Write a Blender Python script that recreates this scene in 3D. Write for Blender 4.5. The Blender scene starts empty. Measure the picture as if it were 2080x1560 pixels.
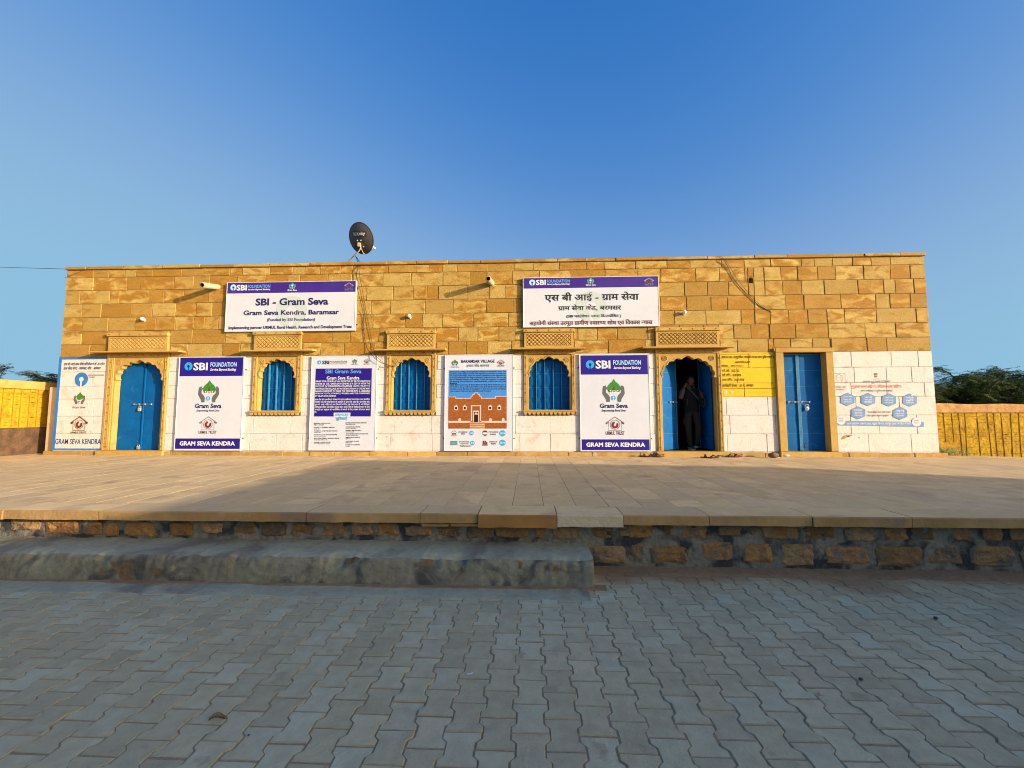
import bpy, bmesh, math, random
from mathutils import Vector, Matrix, noise
from mathutils.geometry import tessellate_polygon
R = math.radians
sc = bpy.context.scene
COL = sc.collection
rnd = random.Random(11)

# ------------------------------------------------------------------ camera
F_PX, PIT, YAW, ROL, HC, DC = 832.08, .0756, .0410, .0016, .9456, 9.6
cd = bpy.data.cameras.new('camera'); cd.sensor_width = 36; cd.lens = F_PX / 2080 * 36
cd.clip_start = .05; cd.clip_end = 9000
cam = bpy.data.objects.new('camera', cd); COL.objects.link(cam)
_r = Vector((math.cos(YAW), math.sin(YAW), 0)); _fw = Vector((-math.sin(YAW), math.cos(YAW), 0)); _up = Vector((0, 0, 1))
_f2 = math.cos(PIT) * _fw + math.sin(PIT) * _up; _u2 = -math.sin(PIT) * _fw + math.cos(PIT) * _up
_cr, _sr = math.cos(ROL), math.sin(ROL)
_rx = _cr * _r - _sr * _u2; _ux = _sr * _r + _cr * _u2
cam.matrix_world = Matrix(((_rx.x, _ux.x, -_f2.x, 0), (_rx.y, _ux.y, -_f2.y, -DC), (_rx.z, _ux.z, -_f2.z, HC), (0, 0, 0, 1)))
sc.camera = cam

# ------------------------------------------------------------------ light
SUN_EL, SUN_AZ = R(11.3), R(114.8)           # azimuth measured clockwise from +Y (the facade's inward normal)
world = bpy.data.worlds.new('World'); sc.world = world; world.use_nodes = True
wn = world.node_tree.nodes; wl = world.node_tree.links; wn.clear()
def sky_node(air, dust, ozone):
    s_ = wn.new('ShaderNodeTexSky'); s_.sky_type = 'NISHITA'; s_.sun_disc = False
    s_.sun_elevation = SUN_EL; s_.sun_rotation = SUN_AZ; s_.altitude = 200
    s_.air_density = air; s_.dust_density = dust; s_.ozone_density = ozone
    return s_
BG_STRENGTH = .15
clear = sky_node(1.0, .2, 4.2)               # the deep blue sky opposite the sun
warm_sky = sky_node(1.2, 3.2, 1.1)               # dustier sky added on the sun's side, mostly out of view, to warm the shade
def wmath(op, a, b=None, vec=False):
    n = wn.new('ShaderNodeVectorMath' if vec else 'ShaderNodeMath'); n.operation = op
    for i, q in enumerate((a, b)):
        if q is None: continue
        if hasattr(q, 'links'): wl.new(q, n.inputs[i])
        else: n.inputs[i].default_value = q
    return n
# soft shoulder so that the horizon does not burn out: c / (1 + (c/cap)^3)^(1/3)
sep = wn.new('ShaderNodeSeparateColor'); wl.new(clear.outputs[0], sep.inputs[0]); cmb = wn.new('ShaderNodeCombineColor')
for i, (cap, gain, pw_, pv) in enumerate(((1.02, .47, 1.9, .435), (1.86, 1.04, 1.16, 1.), (2.5, 1.36, 1.0, 1.))):
    g_ = wmath('MULTIPLY', wmath('POWER', wmath('DIVIDE', sep.outputs[i], pv).outputs[0], pw_).outputs[0], gain).outputs[0]
    q = wmath('POWER', wmath('DIVIDE', g_, cap).outputs[0], 3.0).outputs[0]
    q = wmath('POWER', wmath('ADD', q, 1.0).outputs[0], 1 / 3).outputs[0]
    wl.new(wmath('DIVIDE', g_, q).outputs[0], cmb.inputs[i])
wtc = wn.new('ShaderNodeTexCoord')
dt = wmath('DOT_PRODUCT', wtc.outputs['Generated'], (math.sin(SUN_AZ), math.cos(SUN_AZ), 0), True)
mr = wn.new('ShaderNodeMapRange'); mr.interpolation_type = 'SMOOTHSTEP'; mr.inputs[1].default_value = .38; mr.inputs[2].default_value = .85; wl.new(dt.outputs['Value'], mr.inputs[0])
mx = wn.new('ShaderNodeMix'); mx.data_type = 'RGBA'; wl.new(mr.outputs[0], mx.inputs[0]); hs = wn.new('ShaderNodeHueSaturation'); hs.inputs['Saturation'].default_value = 1.06; wl.new(cmb.outputs[0], hs.inputs['Color']); wl.new(hs.outputs[0], mx.inputs[6]); wl.new(warm_sky.outputs[0], mx.inputs[7])
bg = wn.new('ShaderNodeBackground'); bg.inputs[1].default_value = BG_STRENGTH
wo = wn.new('ShaderNodeOutputWorld'); wl.new(mx.outputs[2], bg.inputs[0]); wl.new(bg.outputs[0], wo.inputs[0])
sd = bpy.data.lights.new('sun', 'SUN'); sd.energy = 3.9; sd.angle = R(.42); sd.color = (1, .82, .60)
sun = bpy.data.objects.new('sun', sd); COL.objects.link(sun)
_sv = Vector((math.sin(SUN_AZ) * math.cos(SUN_EL), math.cos(SUN_AZ) * math.cos(SUN_EL), math.sin(SUN_EL)))
sun.rotation_euler = _sv.to_track_quat('Z', 'Y').to_euler(); sun.location = _sv * 60
vs = sc.view_settings; vs.view_transform = 'Standard'; vs.look = 'None'; vs.exposure = .98; vs.gamma = 1
sc.render.engine = 'CYCLES'; sc.cycles.max_bounces = 6; sc.cycles.filter_width = 1.05

# ------------------------------------------------------------------ helpers
def unproj(x, y):
    a, b = x - 1040, 780 - y
    return (_cr * a + _sr * b) * _r + (-_sr * a + _cr * b) * _u2 + F_PX * _f2
def W(x, y, d=0.):
    """photo pixel -> (X, Z) on the vertical plane d metres in front of the facade"""
    v = unproj(x, y); t = (DC - d) / v.y
    return t * v.x, HC + t * v.z
def G(x, y, z=0.):
    """photo pixel -> (X, Y) on the level z"""
    v = unproj(x, y); t = (z - HC) / v.z
    return t * v.x, -DC + t * v.y
class View:
    """a measured crop of the facade: crop coordinates -> facade metres"""
    def __init__(s, x0, y0, k, d): s.x0, s.y0, s.k, s.d = x0, y0, k, d
    def __call__(s, x, y): return W(s.x0 + x * s.k, s.y0 + y * s.k, s.d)
    def at(s, d): return View(s.x0, s.y0, s.k, d)

def tag(o, label=None, cat=None, group=None, kind=None):
    if label: o['label'] = label
    if cat: o['category'] = cat
    if group: o['group'] = group
    if kind: o['kind'] = kind
    return o
def thing(name, loc, label, cat, group=None):
    o = bpy.data.objects.new(name, None); o.empty_display_size = .1; COL.objects.link(o); o.location = loc
    o['wl'] = list(loc); del o['wl']
    return tag(o, label, cat, group)
ORG = {}
def origin(o):
    v = Vector((0, 0, 0))
    while o is not None:
        v += o.location; o = o.parent
    return v

class MB:
    def __init__(s): s.v = []; s.f = []; s.m = []; s.sm = []; s.mat = 0; s.smooth = False
    def add(s, vs_, fs, mat=None, smooth=None):
        b = len(s.v); s.v += [tuple(p) for p in vs_]
        for f in fs:
            s.f.append(tuple(b + i for i in f)); s.m.append(s.mat if mat is None else mat); s.sm.append(s.smooth if smooth is None else smooth)
    def box(s, x0, x1, y0, y1, z0, z1, mat=None):
        s.add([(x0, y0, z0), (x1, y0, z0), (x1, y1, z0), (x0, y1, z0), (x0, y0, z1), (x1, y0, z1), (x1, y1, z1), (x0, y1, z1)],
              [(0, 3, 2, 1), (4, 5, 6, 7), (0, 1, 5, 4), (1, 2, 6, 5), (2, 3, 7, 6), (3, 0, 4, 7)], mat)
    def cbox(s, x0, x1, y0, y1, z0, z1, c=.01, mat=None, j=0.):
        """box whose front (y0) edges are chamfered, corners jittered"""
        J = lambda: rnd.uniform(-j, j)
        q = [(x0 + J(), z0 + J()), (x1 + J(), z0 + J()), (x1 + J(), z1 + J()), (x0 + J(), z1 + J())]
        cx, cz = (x0 + x1) / 2, (z0 + z1) / 2
        inn = [(a + (c if a < cx else -c), b + (c if b < cz else -c)) for a, b in q]
        yf = [y0 + J() * .6 for _ in range(4)]
        vv = [(a, y1, b) for a, b in q] + [(a, y0 + c, b) for a, b in q] + [(a, yf[i], b) for i, (a, b) in enumerate(inn)]
        fs = [(8, 9, 10, 11), (3, 2, 1, 0)]
        for i in range(4):
            k = (i + 1) % 4
            fs += [(i, k, 4 + k, 4 + i), (4 + i, 4 + k, 8 + k, 8 + i)]
        s.add(vv, fs, mat)
    def poly(s, pts, y, mat=None):
        """flat polygon facing -Y, pts in (x,z)"""
        tr = tessellate_polygon([[Vector((a, b, 0)) for a, b in pts]])
        fs = []
        for t in tr:
            a, b, c = [pts[i] for i in t]
            ar = (b[0] - a[0]) * (c[1] - a[1]) - (b[1] - a[1]) * (c[0] - a[0])
            fs.append(tuple(t) if ar > 0 else tuple(reversed(t)))
        s.add([(a, y, b) for a, b in pts], fs, mat)
    def prism(s, pts, y0, y1, mat=None):
        """(x,z) outline extruded from y0 (front) to y1"""
        ar = sum(pts[i - 1][0] * pts[i][1] - pts[i][0] * pts[i - 1][1] for i in range(len(pts)))
        if ar < 0: pts = pts[::-1]
        s.poly(pts, y0, mat); n = len(pts)
        vv = [(a, y0, b) for a, b in pts] + [(a, y1, b) for a, b in pts]
        s.add(vv, [((i), n + i, n + (i + 1) % n, (i + 1) % n) for i in range(n)], mat)
        tr = tessellate_polygon([[Vector((a, b, 0)) for a, b in pts]])
        s.add([(a, y1, b) for a, b in pts], [tuple(t) for t in tr], mat)
    def hprism(s, pts, z0, z1, mat=None):
        """(x,y) outline extruded in z"""
        n = len(pts); tr = tessellate_polygon([[Vector((a, b, 0)) for a, b in pts]])
        up = []
        for t in tr:
            a, b, c = [pts[i] for i in t]
            ar = (b[0] - a[0]) * (c[1] - a[1]) - (b[1] - a[1]) * (c[0] - a[0])
            up.append(tuple(t) if ar > 0 else tuple(reversed(t)))
        s.add([(a, b, z1) for a, b in pts], up, mat); s.add([(a, b, z0) for a, b in pts], [tuple(reversed(t)) for t in up], mat)
        s.add([(a, b, z0) for a, b in pts] + [(a, b, z1) for a, b in pts], [(i, (i + 1) % n, n + (i + 1) % n, n + i) for i in range(n)], mat)
    def tube(s, pts, r, n=8, mat=None, cap=True, smooth=True):
        pts = [Vector(p) for p in pts]; rs = r if isinstance(r, (list, tuple)) else [r] * len(pts)
        rings = []; ref = None
        for i, p in enumerate(pts):
            t = (pts[min(i + 1, len(pts) - 1)] - pts[max(i - 1, 0)]).normalized()
            if ref is None: ref = Vector((0, 0, 1)) if abs(t.z) < .9 else Vector((1, 0, 0))
            a = t.cross(ref).normalized(); b = a.cross(t).normalized(); ref = b
            rings.append([p + rs[i] * (math.cos(2 * math.pi * k / n) * a + math.sin(2 * math.pi * k / n) * b) for k in range(n)])
        vv = [q for rg in rings for q in rg]
        fs = [(i * n + k, i * n + (k + 1) % n, (i + 1) * n + (k + 1) % n, (i + 1) * n + k) for i in range(len(pts) - 1) for k in range(n)]
        s.add(vv, fs, mat, smooth)
        if cap:
            s.add(rings[0], [tuple(range(n))[::-1]], mat, False); s.add(rings[-1], [tuple(range(n))], mat, False)
    def ball(s, c, rx, ry, rz, nu=14, nv=9, mat=None, fn=None):
        vv = []; fs = []
        for i in range(nv + 1):
            th = math.pi * i / nv
            for k in range(nu):
                ph = 2 * math.pi * k / nu
                p = Vector((math.sin(th) * math.cos(ph), math.sin(th) * math.sin(ph), math.cos(th)))
                if fn: p = fn(p)
                vv.append((c[0] + rx * p.x, c[1] + ry * p.y, c[2] + rz * p.z))
        for i in range(nv):
            for k in range(nu):
                fs.append((i * nu + k, (i + 1) * nu + k, (i + 1) * nu + (k + 1) % nu, i * nu + (k + 1) % nu))
        s.add(vv, fs, mat, True)
    def disc(s, cx, cz, r, y, n=28, mat=None, ry=None):
        ry = ry or r
        s.add([(cx + r * math.cos(2 * math.pi * k / n), y, cz + ry * math.sin(2 * math.pi * k / n)) for k in range(n)], [tuple(range(n))], mat)
    def ring(s, cx, cz, r0, r1, y, n=28, mat=None):
        vv = [(cx + r * math.cos(2 * math.pi * k / n), y, cz + r * math.sin(2 * math.pi * k / n)) for r in (r0, r1) for k in range(n)]
        s.add(vv, [(k, (k + 1) % n, n + (k + 1) % n, n + k)[::-1] for k in range(n)], mat)
    def xform(s, M, i0=0):
        for i in range(i0, len(s.v)): s.v[i] = tuple(M @ Vector(s.v[i]))
    def build(s, name, mats, parent=None, weld=False):
        me = bpy.data.meshes.new(name)
        off = origin(parent) if parent is not None else Vector((0, 0, 0))
        me.from_pydata([(a - off.x, b - off.y, c - off.z) for a, b, c in s.v], [], s.f)
        mats = mats if isinstance(mats, (list, tuple)) else [mats]
        for m in mats: me.materials.append(m)
        me.polygons.foreach_set('material_index', s.m); me.polygons.foreach_set('use_smooth', s.sm)
        if weld:
            b = bmesh.new(); b.from_mesh(me); bmesh.ops.remove_doubles(b, verts=b.verts, dist=1e-4); b.to_mesh(me); b.free()
        me.update()
        o = bpy.data.objects.new(name, me); COL.objects.link(o)
        if parent is not None: o.parent = parent
        return o

# ------------------------------------------------------------------ materials
def srgb(r, g, b):
    f = lambda c: (c / 255 / 12.92) if c / 255 <= .04045 else ((c / 255 + .055) / 1.055) ** 2.4
    return (f(r), f(g), f(b), 1)
def mat(name, base, rough=.85, col2=None, scale=6., detail=6., island=0., stain=None, stain_scale=2.5, stain_lo=.55, stain_hi=.65, stain_isl=0.,
        bump=.0, bump_scale=60., spec=.3, metal=0., stretch=None, spots=None, fine=.0, tint=None, dust=None):
    m = bpy.data.materials.new(name); m.use_nodes = True
    nt = m.node_tree; N = nt.nodes; L = nt.links; N.clear()
    out = N.new('ShaderNodeOutputMaterial'); P = N.new('ShaderNodeBsdfPrincipled'); L.new(P.outputs[0], out.inputs[0])
    P.inputs['Roughness'].default_value = rough; P.inputs['Metallic'].default_value = metal
    P.inputs['Specular IOR Level'].default_value = spec
    base = tuple(base[:3]) + (1,)
    if not (col2 or island or stain or bump or fine or spots):
        P.inputs['Base Color'].default_value = base; return m
    tc = N.new('ShaderNodeTexCoord'); geo = N.new('ShaderNodeNewGeometry'); vec = tc.outputs['Object']
    if stretch:
        mp = N.new('ShaderNodeMapping'); mp.inputs['Scale'].default_value = stretch; L.new(vec, mp.inputs[0]); vec = mp.outputs[0]
    if island:
        ad = N.new('ShaderNodeVectorMath'); ad.operation = 'MULTIPLY_ADD'
        L.new(geo.outputs['Random Per Island'], ad.inputs[0]); ad.inputs[1].default_value = (37, 51, 23); L.new(vec, ad.inputs[2]); vec = ad.outputs[0]
    def nz(scale_, det=detail, dist=0.):
        n = N.new('ShaderNodeTexNoise'); n.inputs['Scale'].default_value = scale_; n.inputs['Detail'].default_value = det
        n.inputs['Distortion'].default_value = dist; L.new(vec, n.inputs['Vector']); return n.outputs[0]
    def ramp(v, lo, hi):
        r = N.new('ShaderNodeMapRange'); r.inputs[1].default_value = lo; r.inputs[2].default_value = hi; L.new(v, r.inputs[0]); return r
    def mix(fac, a, b):
        x = N.new('ShaderNodeMix'); x.data_type = 'RGBA'
        if isinstance(fac, float): x.inputs[0].default_value = fac
        else: L.new(fac, x.inputs[0])
        for k, c in ((6, a), (7, b)):
            if isinstance(c, tuple): x.inputs[k].default_value = tuple(c[:3]) + (1,)
            else: L.new(c, x.inputs[k])
        return x.outputs[2]
    c = base
    if col2: c = mix(ramp(nz(scale), .35, .65).outputs[0], c, col2)
    if tint:
        w3 = N.new('ShaderNodeTexWhiteNoise'); w3.noise_dimensions = '2D'; L.new(geo.outputs['Random Per Island'], w3.inputs['W']) if False else None
        w3.noise_dimensions = '1D'; ad3 = N.new('ShaderNodeMath'); ad3.operation = 'ADD'; L.new(geo.outputs['Random Per Island'], ad3.inputs[0]); ad3.inputs[1].default_value = 3.7; L.new(ad3.outputs[0], w3.inputs['W'])
        p3 = N.new('ShaderNodeMath'); p3.operation = 'POWER'; L.new(w3.outputs[0], p3.inputs[0]); p3.inputs[1].default_value = tint[2]
        m3 = N.new('ShaderNodeMath'); m3.operation = 'MULTIPLY'; L.new(p3.outputs[0], m3.inputs[0]); m3.inputs[1].default_value = tint[1]
        c = mix(m3.outputs[0], c, tint[0])
    if stain:
        r = ramp(nz(stain_scale, 8, .6), stain_lo, stain_hi)
        if stain_isl:
            a = N.new('ShaderNodeMath'); a.operation = 'MULTIPLY_ADD'
            w = N.new('ShaderNodeTexWhiteNoise'); w.noise_dimensions = '1D'; L.new(geo.outputs['Random Per Island'], w.inputs['W'])
            L.new(w.outputs[0], a.inputs[0]); a.inputs[1].default_value = -stain_isl; a.inputs[2].default_value = stain_lo + stain_isl * .5; L.new(a.outputs[0], r.inputs[1])
            b = N.new('ShaderNodeMath'); b.operation = 'ADD'; L.new(a.outputs[0], b.inputs[0]); b.inputs[1].default_value = stain_hi - stain_lo; L.new(b.outputs[0], r.inputs[2])
        c = mix(r.outputs[0], c, stain)
    if spots:
        c = mix(ramp(nz(spots[1], 3), spots[2], spots[2] + .04).outputs[0], c, spots[0])
    if fine or island:
        h = N.new('ShaderNodeHueSaturation')
        if isinstance(c, tuple): h.inputs['Color'].default_value = c
        else: L.new(c, h.inputs['Color'])
        v = N.new('ShaderNodeMath'); v.operation = 'MULTIPLY_ADD'
        w2 = N.new('ShaderNodeTexWhiteNoise'); w2.noise_dimensions = '1D'
        if island:
            L.new(geo.outputs['Random Per Island'], w2.inputs['W'])
        v.inputs[1].default_value = 2 * island; v.inputs[2].default_value = 1 - island
        L.new(w2.outputs[0], v.inputs[0]); val = v.outputs[0]
        if fine:
            q = ramp(nz(scale * 7, 5), .3, .7); q.inputs[3].default_value = 1 - fine; q.inputs[4].default_value = 1 + fine
            mu = N.new('ShaderNodeMath'); mu.operation = 'MULTIPLY'; L.new(q.outputs[0], mu.inputs[0])
            if island: L.new(val, mu.inputs[1])
            else: mu.inputs[1].default_value = 1
            val = mu.outputs[0]
        L.new(val, h.inputs['Value']); c = h.outputs[0]
    if dust:                                                     # sand blown against the wall: thins out away from it
        sx = N.new('ShaderNodeSeparateXYZ'); L.new(tc.outputs['Object'], sx.inputs[0])
        n4 = N.new('ShaderNodeTexNoise'); n4.inputs['Scale'].default_value = 1.6; n4.inputs['Detail'].default_value = 7; L.new(tc.outputs['Object'], n4.inputs['Vector'])
        a4 = N.new('ShaderNodeMath'); a4.operation = 'MULTIPLY_ADD'; L.new(n4.outputs[0], a4.inputs[0]); a4.inputs[1].default_value = 1.3; L.new(sx.outputs['Y'], a4.inputs[2])
        c = mix(ramp(a4.outputs[0], dust[1], dust[2]).outputs[0], c, dust[0])
    if isinstance(c, tuple): P.inputs['Base Color'].default_value = c
    else: L.new(c, P.inputs['Base Color'])
    if bump:
        b = N.new('ShaderNodeBump'); b.inputs['Strength'].default_value = bump; b.inputs['Distance'].default_value = .02
        L.new(nz(bump_scale, 6), b.inputs['Height']); L.new(b.outputs[0], P.inputs['Normal'])
    return m

M = {}
M['stone'] = mat('sandstone_block', (.495, .345, .105), col2=(.42, .28, .066), scale=3, island=.14, tint=((.33, .165, .018), .92, 1.8), stain=(.295, .145, .017), stain_scale=2.9, stain_lo=.47, stain_hi=.63, stain_isl=.28, bump=.55, bump_scale=24, fine=.12, stretch=(1, 1, 2.2), spots=((.12, .05, .01), 34, .72))
M['mortar'] = mat('wall_mortar', (.27, .21, .11), col2=(.35, .26, .13), scale=9, bump=.5, bump_scale=70, fine=.1)
M['carved'] = mat('carved_sandstone', (.47, .305, .085), col2=(.41, .255, .065), scale=2.2, bump=.22, bump_scale=50, fine=.06, stain=(.37, .19, .04), stain_lo=.60, stain_hi=.72)
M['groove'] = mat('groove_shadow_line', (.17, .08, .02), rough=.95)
M['white'] = mat('whitewash', (.645, .595, .56), col2=(.61, .555, .51), scale=2.5, bump=.35, bump_scale=22, fine=.04, stain=(.48, .41, .345), stain_lo=.56, stain_hi=.76, stain_scale=3.6, spots=((.37, .29, .22), 8, .69))
M['yellow_paint'] = mat('yellow_wall_paint', (.72, .47, .02), col2=(.66, .41, .015), scale=3, bump=.25, bump_scale=30, fine=.04, stain=(.60, .42, .06), stain_lo=.62, stain_hi=.75)
M['plinth'] = mat('plinth_stone', (.45, .285, .085), col2=(.36, .20, .045), scale=4, island=.2, stain=(.44, .36, .25), stain_scale=6, stain_lo=.58, stain_hi=.7, bump=.4, bump_scale=40, fine=.08)
M['blue'] = mat('blue_gloss_paint', (.002, .105, .33), rough=.65, col2=(.002, .085, .28), scale=2.4, bump=.14, bump_scale=9, spec=.10, stain=(.01, .16, .36), stain_scale=4, stain_lo=.60, stain_hi=.74, fine=.06, spots=((.03, .12, .20), 11, .70))
M['blue_edge'] = mat('blue_pale_edge', (.04, .22, .38), rough=.55, col2=(.02, .15, .32), scale=20, spec=.3)  # paler blue for bars, seams and leaf edges
M['steel'] = mat('dull_steel', (.45, .46, .48), rough=.35, metal=.85, col2=(.3, .3, .32), scale=20)
M['lock'] = mat('padlock_chrome', (.75, .74, .72), rough=.22, metal=.9)
M['darksteel'] = mat('dark_steel', (.05, .06, .07), rough=.5, metal=.4)
M['sheet'] = mat('flex_white', (.565, .59, .66), rough=.4, spec=.3, col2=(.53, .555, .625), scale=1.4, fine=.015)
M['alu'] = mat('board_edge_white', (.66, .65, .64), rough=.35, spec=.5)
M['navy'] = mat('ink_navy', (.012, .010, .10), rough=.45)
M['royal'] = mat('print_royal_blue', (.017, .006, .20), rough=.45, spec=.25, col2=(.019, .008, .22), scale=2)
M['purple'] = mat('print_purple', (.040, .014, .20), rough=.45, spec=.25, col2=(.05, .022, .23), scale=2.5)
M['cyan'] = mat('print_cyan', (.02, .34, .70), rough=.4)
M['sky_ink'] = mat('print_sky_blue', (.11, .33, .72), rough=.4)
M['paleink'] = mat('print_pale_blue', (.36, .62, .80), rough=.4)
M['inkw'] = mat('print_white', (.70, .69, .70), rough=.4)
M['black'] = mat('ink_black', (.012, .012, .014), rough=.5)
M['grey'] = mat('ink_grey', (.11, .11, .115), rough=.5)
M['lgrey'] = mat('ink_light_grey', (.30, .30, .31), rough=.5)
M['green'] = mat('ink_green', (.025, .17, .015), rough=.5, col2=(.05, .24, .03), scale=25)
M['teal'] = mat('ink_teal', (.09, .30, .33), rough=.5)
M['brown'] = mat('ink_brown', (.14, .035, .02), rough=.5)
M['maroon'] = mat('ink_maroon', (.21, .015, .02), rough=.5)
M['water'] = mat('ink_watermark', (.46, .53, .53), rough=.4)
M['paintblue'] = mat('brushed_blue_paint', (.02, .14, .48), rough=.7, col2=(.03, .18, .52), scale=14)
M['paintnavy'] = mat('brushed_navy_paint', (.02, .045, .16), rough=.75)
M['inkblack_paint'] = mat('brushed_black_paint', (.055, .03, .012), rough=.8)
M['faded'] = mat('faded_blue_print', (.13, .25, .46), rough=.8, col2=(.17, .30, .50), scale=5, stain=(.66, .62, .57), stain_scale=9, stain_lo=.64, stain_hi=.67)
M['fadednavy'] = mat('faded_navy_print', (.13, .14, .24), rough=.8, stain=(.62, .58, .54), stain_scale=12, stain_lo=.6, stain_hi=.66, col2=(.18, .18, .27))
M['fadedred'] = mat('faded_red_print', (.60, .16, .10), rough=.8)
M['paper'] = mat('faded_poster_paper', (.66, .635, .60), rough=.8, col2=(.70, .66, .60), scale=3, stain=(.76, .71, .63), stain_scale=3.5, stain_lo=.55, stain_hi=.6)
M['plaza'] = mat('paving_slab', (.67, .49, .245), rough=.8, col2=(.59, .42, .205), scale=2.5, island=.10, stain=(.44, .30, .165), stain_scale=2, stain_lo=.55, stain_hi=.72, stain_isl=.15, bump=.15, bump_scale=30, fine=.06, tint=((.52, .385, .24), .6, 2.))
M['joint'] = mat('slab_joint', (.22, .15, .085), rough=.95)
M['coping'] = mat('coping_sandstone', (.40, .245, .095), rough=.8, col2=(.32, .185, .065), scale=2.2, bump=.35, bump_scale=30, fine=.08, stain=(.24, .155, .085), stain_lo=.55, stain_hi=.70)
M['coping_or'] = mat('coping_orange', (.34, .165, .045), rough=.8, col2=(.27, .125, .035), scale=3, bump=.3, bump_scale=30, fine=.06)
M['coping_pale'] = mat('coping_pale', (.56, .46, .29), rough=.85, col2=(.46, .37, .23), scale=5, bump=.4, bump_scale=40, fine=.08)
M['rubble'] = mat('rubble_stone', (.27, .145, .05), rough=.9, col2=(.20, .095, .03), scale=7, island=.3, tint=((.30, .20, .11), .7, 2.5), stain=(.13, .105, .08), stain_scale=5, stain_lo=.5, stain_hi=.66, bump=.9, bump_scale=22, fine=.2)
M['rubble_mortar'] = mat('rubble_mortar', (.165, .150, .12), rough=.95, col2=(.22, .195, .15), scale=3, stain=(.040, .040, .042), stain_scale=4.5, stain_lo=.46, stain_hi=.60, bump=.9, bump_scale=25, fine=.2)
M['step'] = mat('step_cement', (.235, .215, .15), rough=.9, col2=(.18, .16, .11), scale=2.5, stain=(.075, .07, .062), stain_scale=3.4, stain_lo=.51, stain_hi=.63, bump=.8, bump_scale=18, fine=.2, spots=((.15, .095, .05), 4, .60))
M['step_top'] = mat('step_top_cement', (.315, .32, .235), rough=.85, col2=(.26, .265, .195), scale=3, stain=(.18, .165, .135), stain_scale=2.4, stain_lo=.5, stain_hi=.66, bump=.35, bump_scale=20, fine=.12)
M['paver'] = mat('paver_concrete', (.425, .385, .245), rough=.78, col2=(.375, .335, .215), scale=2.0, island=.07, tint=((.335, .295, .19), .45, 2.), stain=(.40, .395, .28), stain_scale=1.6, stain_lo=.50, stain_hi=.72, stain_isl=.2, bump=.3, bump_scale=60, fine=.10, dust=((.27, .195, .12), -5.15, -4.85), spots=((.33, .295, .19), 6, .66))
M['paver_edge'] = mat('paver_dusty_edge', (.33, .29, .185), rough=.9, col2=(.34, .28, .175), scale=6, fine=.12, dust=((.25, .185, .115), -5.25, -4.95))
M['sand'] = mat('joint_sand', (.26, .20, .125), rough=.95, col2=(.30, .225, .14), scale=5, bump=.5, bump_scale=80, fine=.15)
M['dirt'] = mat('swept_sand', (.22, .155, .095), rough=.95, col2=(.18, .125, .08), scale=3, bump=.5, bump_scale=50, fine=.12)
M['ground'] = mat('desert_ground', (.30, .21, .12), rough=.95, col2=(.24, .17, .10), scale=.6, bump=.5, bump_scale=20, fine=.1)
M['ywall'] = mat('yellow_distemper', (.44, .27, .010), rough=.95, col2=(.37, .215, .008), scale=3, bump=1.0, bump_scale=16, fine=.18, stain=(.30, .16, .008), stain_scale=6, stain_lo=.54, stain_hi=.70)
M['mud'] = mat('mud_coping', (.50, .29, .11), rough=.95, col2=(.40, .21, .075), scale=5, bump=.9, bump_scale=12, fine=.12)
M['darkstone'] = mat('rough_dark_stone', (.13, .075, .04), rough=.95, col2=(.075, .045, .028), scale=6, bump=1., bump_scale=9, fine=.2)
M['pinkstone'] = mat('pale_post_stone', (.56, .42, .28), rough=.9, col2=(.5, .36, .22), scale=6, bump=.4, bump_scale=25, fine=.08)
M['dish'] = mat('dish_grey', (.085, .083, .08), rough=.55, col2=(.07, .068, .066), scale=4)
M['pipe'] = mat('spout_cement', (.52, .41, .28), rough=.85, col2=(.42, .32, .2), scale=14, bump=.3, bump_scale=50, fine=.08)
M['bore_dark'] = mat('inside_dark', (.012, .010, .009), rough=.95)  # shade inside the spouts, put into a near-black colour
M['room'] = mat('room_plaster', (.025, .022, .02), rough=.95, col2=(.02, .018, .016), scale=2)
M['bulb'] = mat('bulb_plastic', (.80, .80, .80), rough=.3, spec=.5)
M['wire'] = mat('wire_black', (.02, .016, .014), rough=.6)
M['bark'] = mat('bark', (.075, .055, .04), rough=.95, col2=(.05, .037, .027), scale=12, bump=.8, bump_scale=30)
M['leaf'] = mat('leaf_dark', (.105, .155, .03), rough=.65, island=.5, col2=(.07, .115, .024), scale=1.2)
M['leaf2'] = mat('leaf_grey', (.14, .165, .075), rough=.7, island=.35, col2=(.10, .125, .055), scale=1.2)
M['house'] = mat('house_plaster', (.45, .35, .24), rough=.9, col2=(.4, .3, .2), scale=2)
M['skin'] = mat('skin', (.12, .055, .033), rough=.6, spec=.2)
M['hair'] = mat('hair_black', (.012, .010, .009), rough=.6)
M['jacket'] = mat('jacket_black', (.010, .011, .013), rough=.9, spec=.1, fine=.1, scale=20)
M['sleeve'] = mat('sleeve_grey', (.07, .068, .07), rough=.9, fine=.08, scale=20)
M['trouser'] = mat('trouser_grey', (.024, .022, .021), rough=.95, spec=.1, fine=.1, scale=20)
M['shoe'] = mat('shoe_black', (.02, .02, .022), rough=.6)
M['rubber'] = mat('sole_white', (.35, .35, .36), rough=.7)
M['leather'] = mat('sandal_leather', (.10, .04, .018), rough=.7, col2=(.06, .025, .012), scale=30)
M['leather2'] = mat('sandal_maroon', (.16, .03, .025), rough=.7, col2=(.1, .02, .018), scale=30)
M['rock'] = mat('loose_rock', (.20, .15, .10), rough=.95, col2=(.13, .09, .06), scale=20, bump=.8, bump_scale=40)
M['wall_writing'] = mat('worn_wall_writing', (.22, .125, .008), rough=.9, col2=(.33, .195, .01), scale=9)
M['lattice'] = mat('lattice_recess_shade', (.30, .175, .045), rough=.9)  # carved stone darkened: shade of the recesses put into the colour
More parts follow.
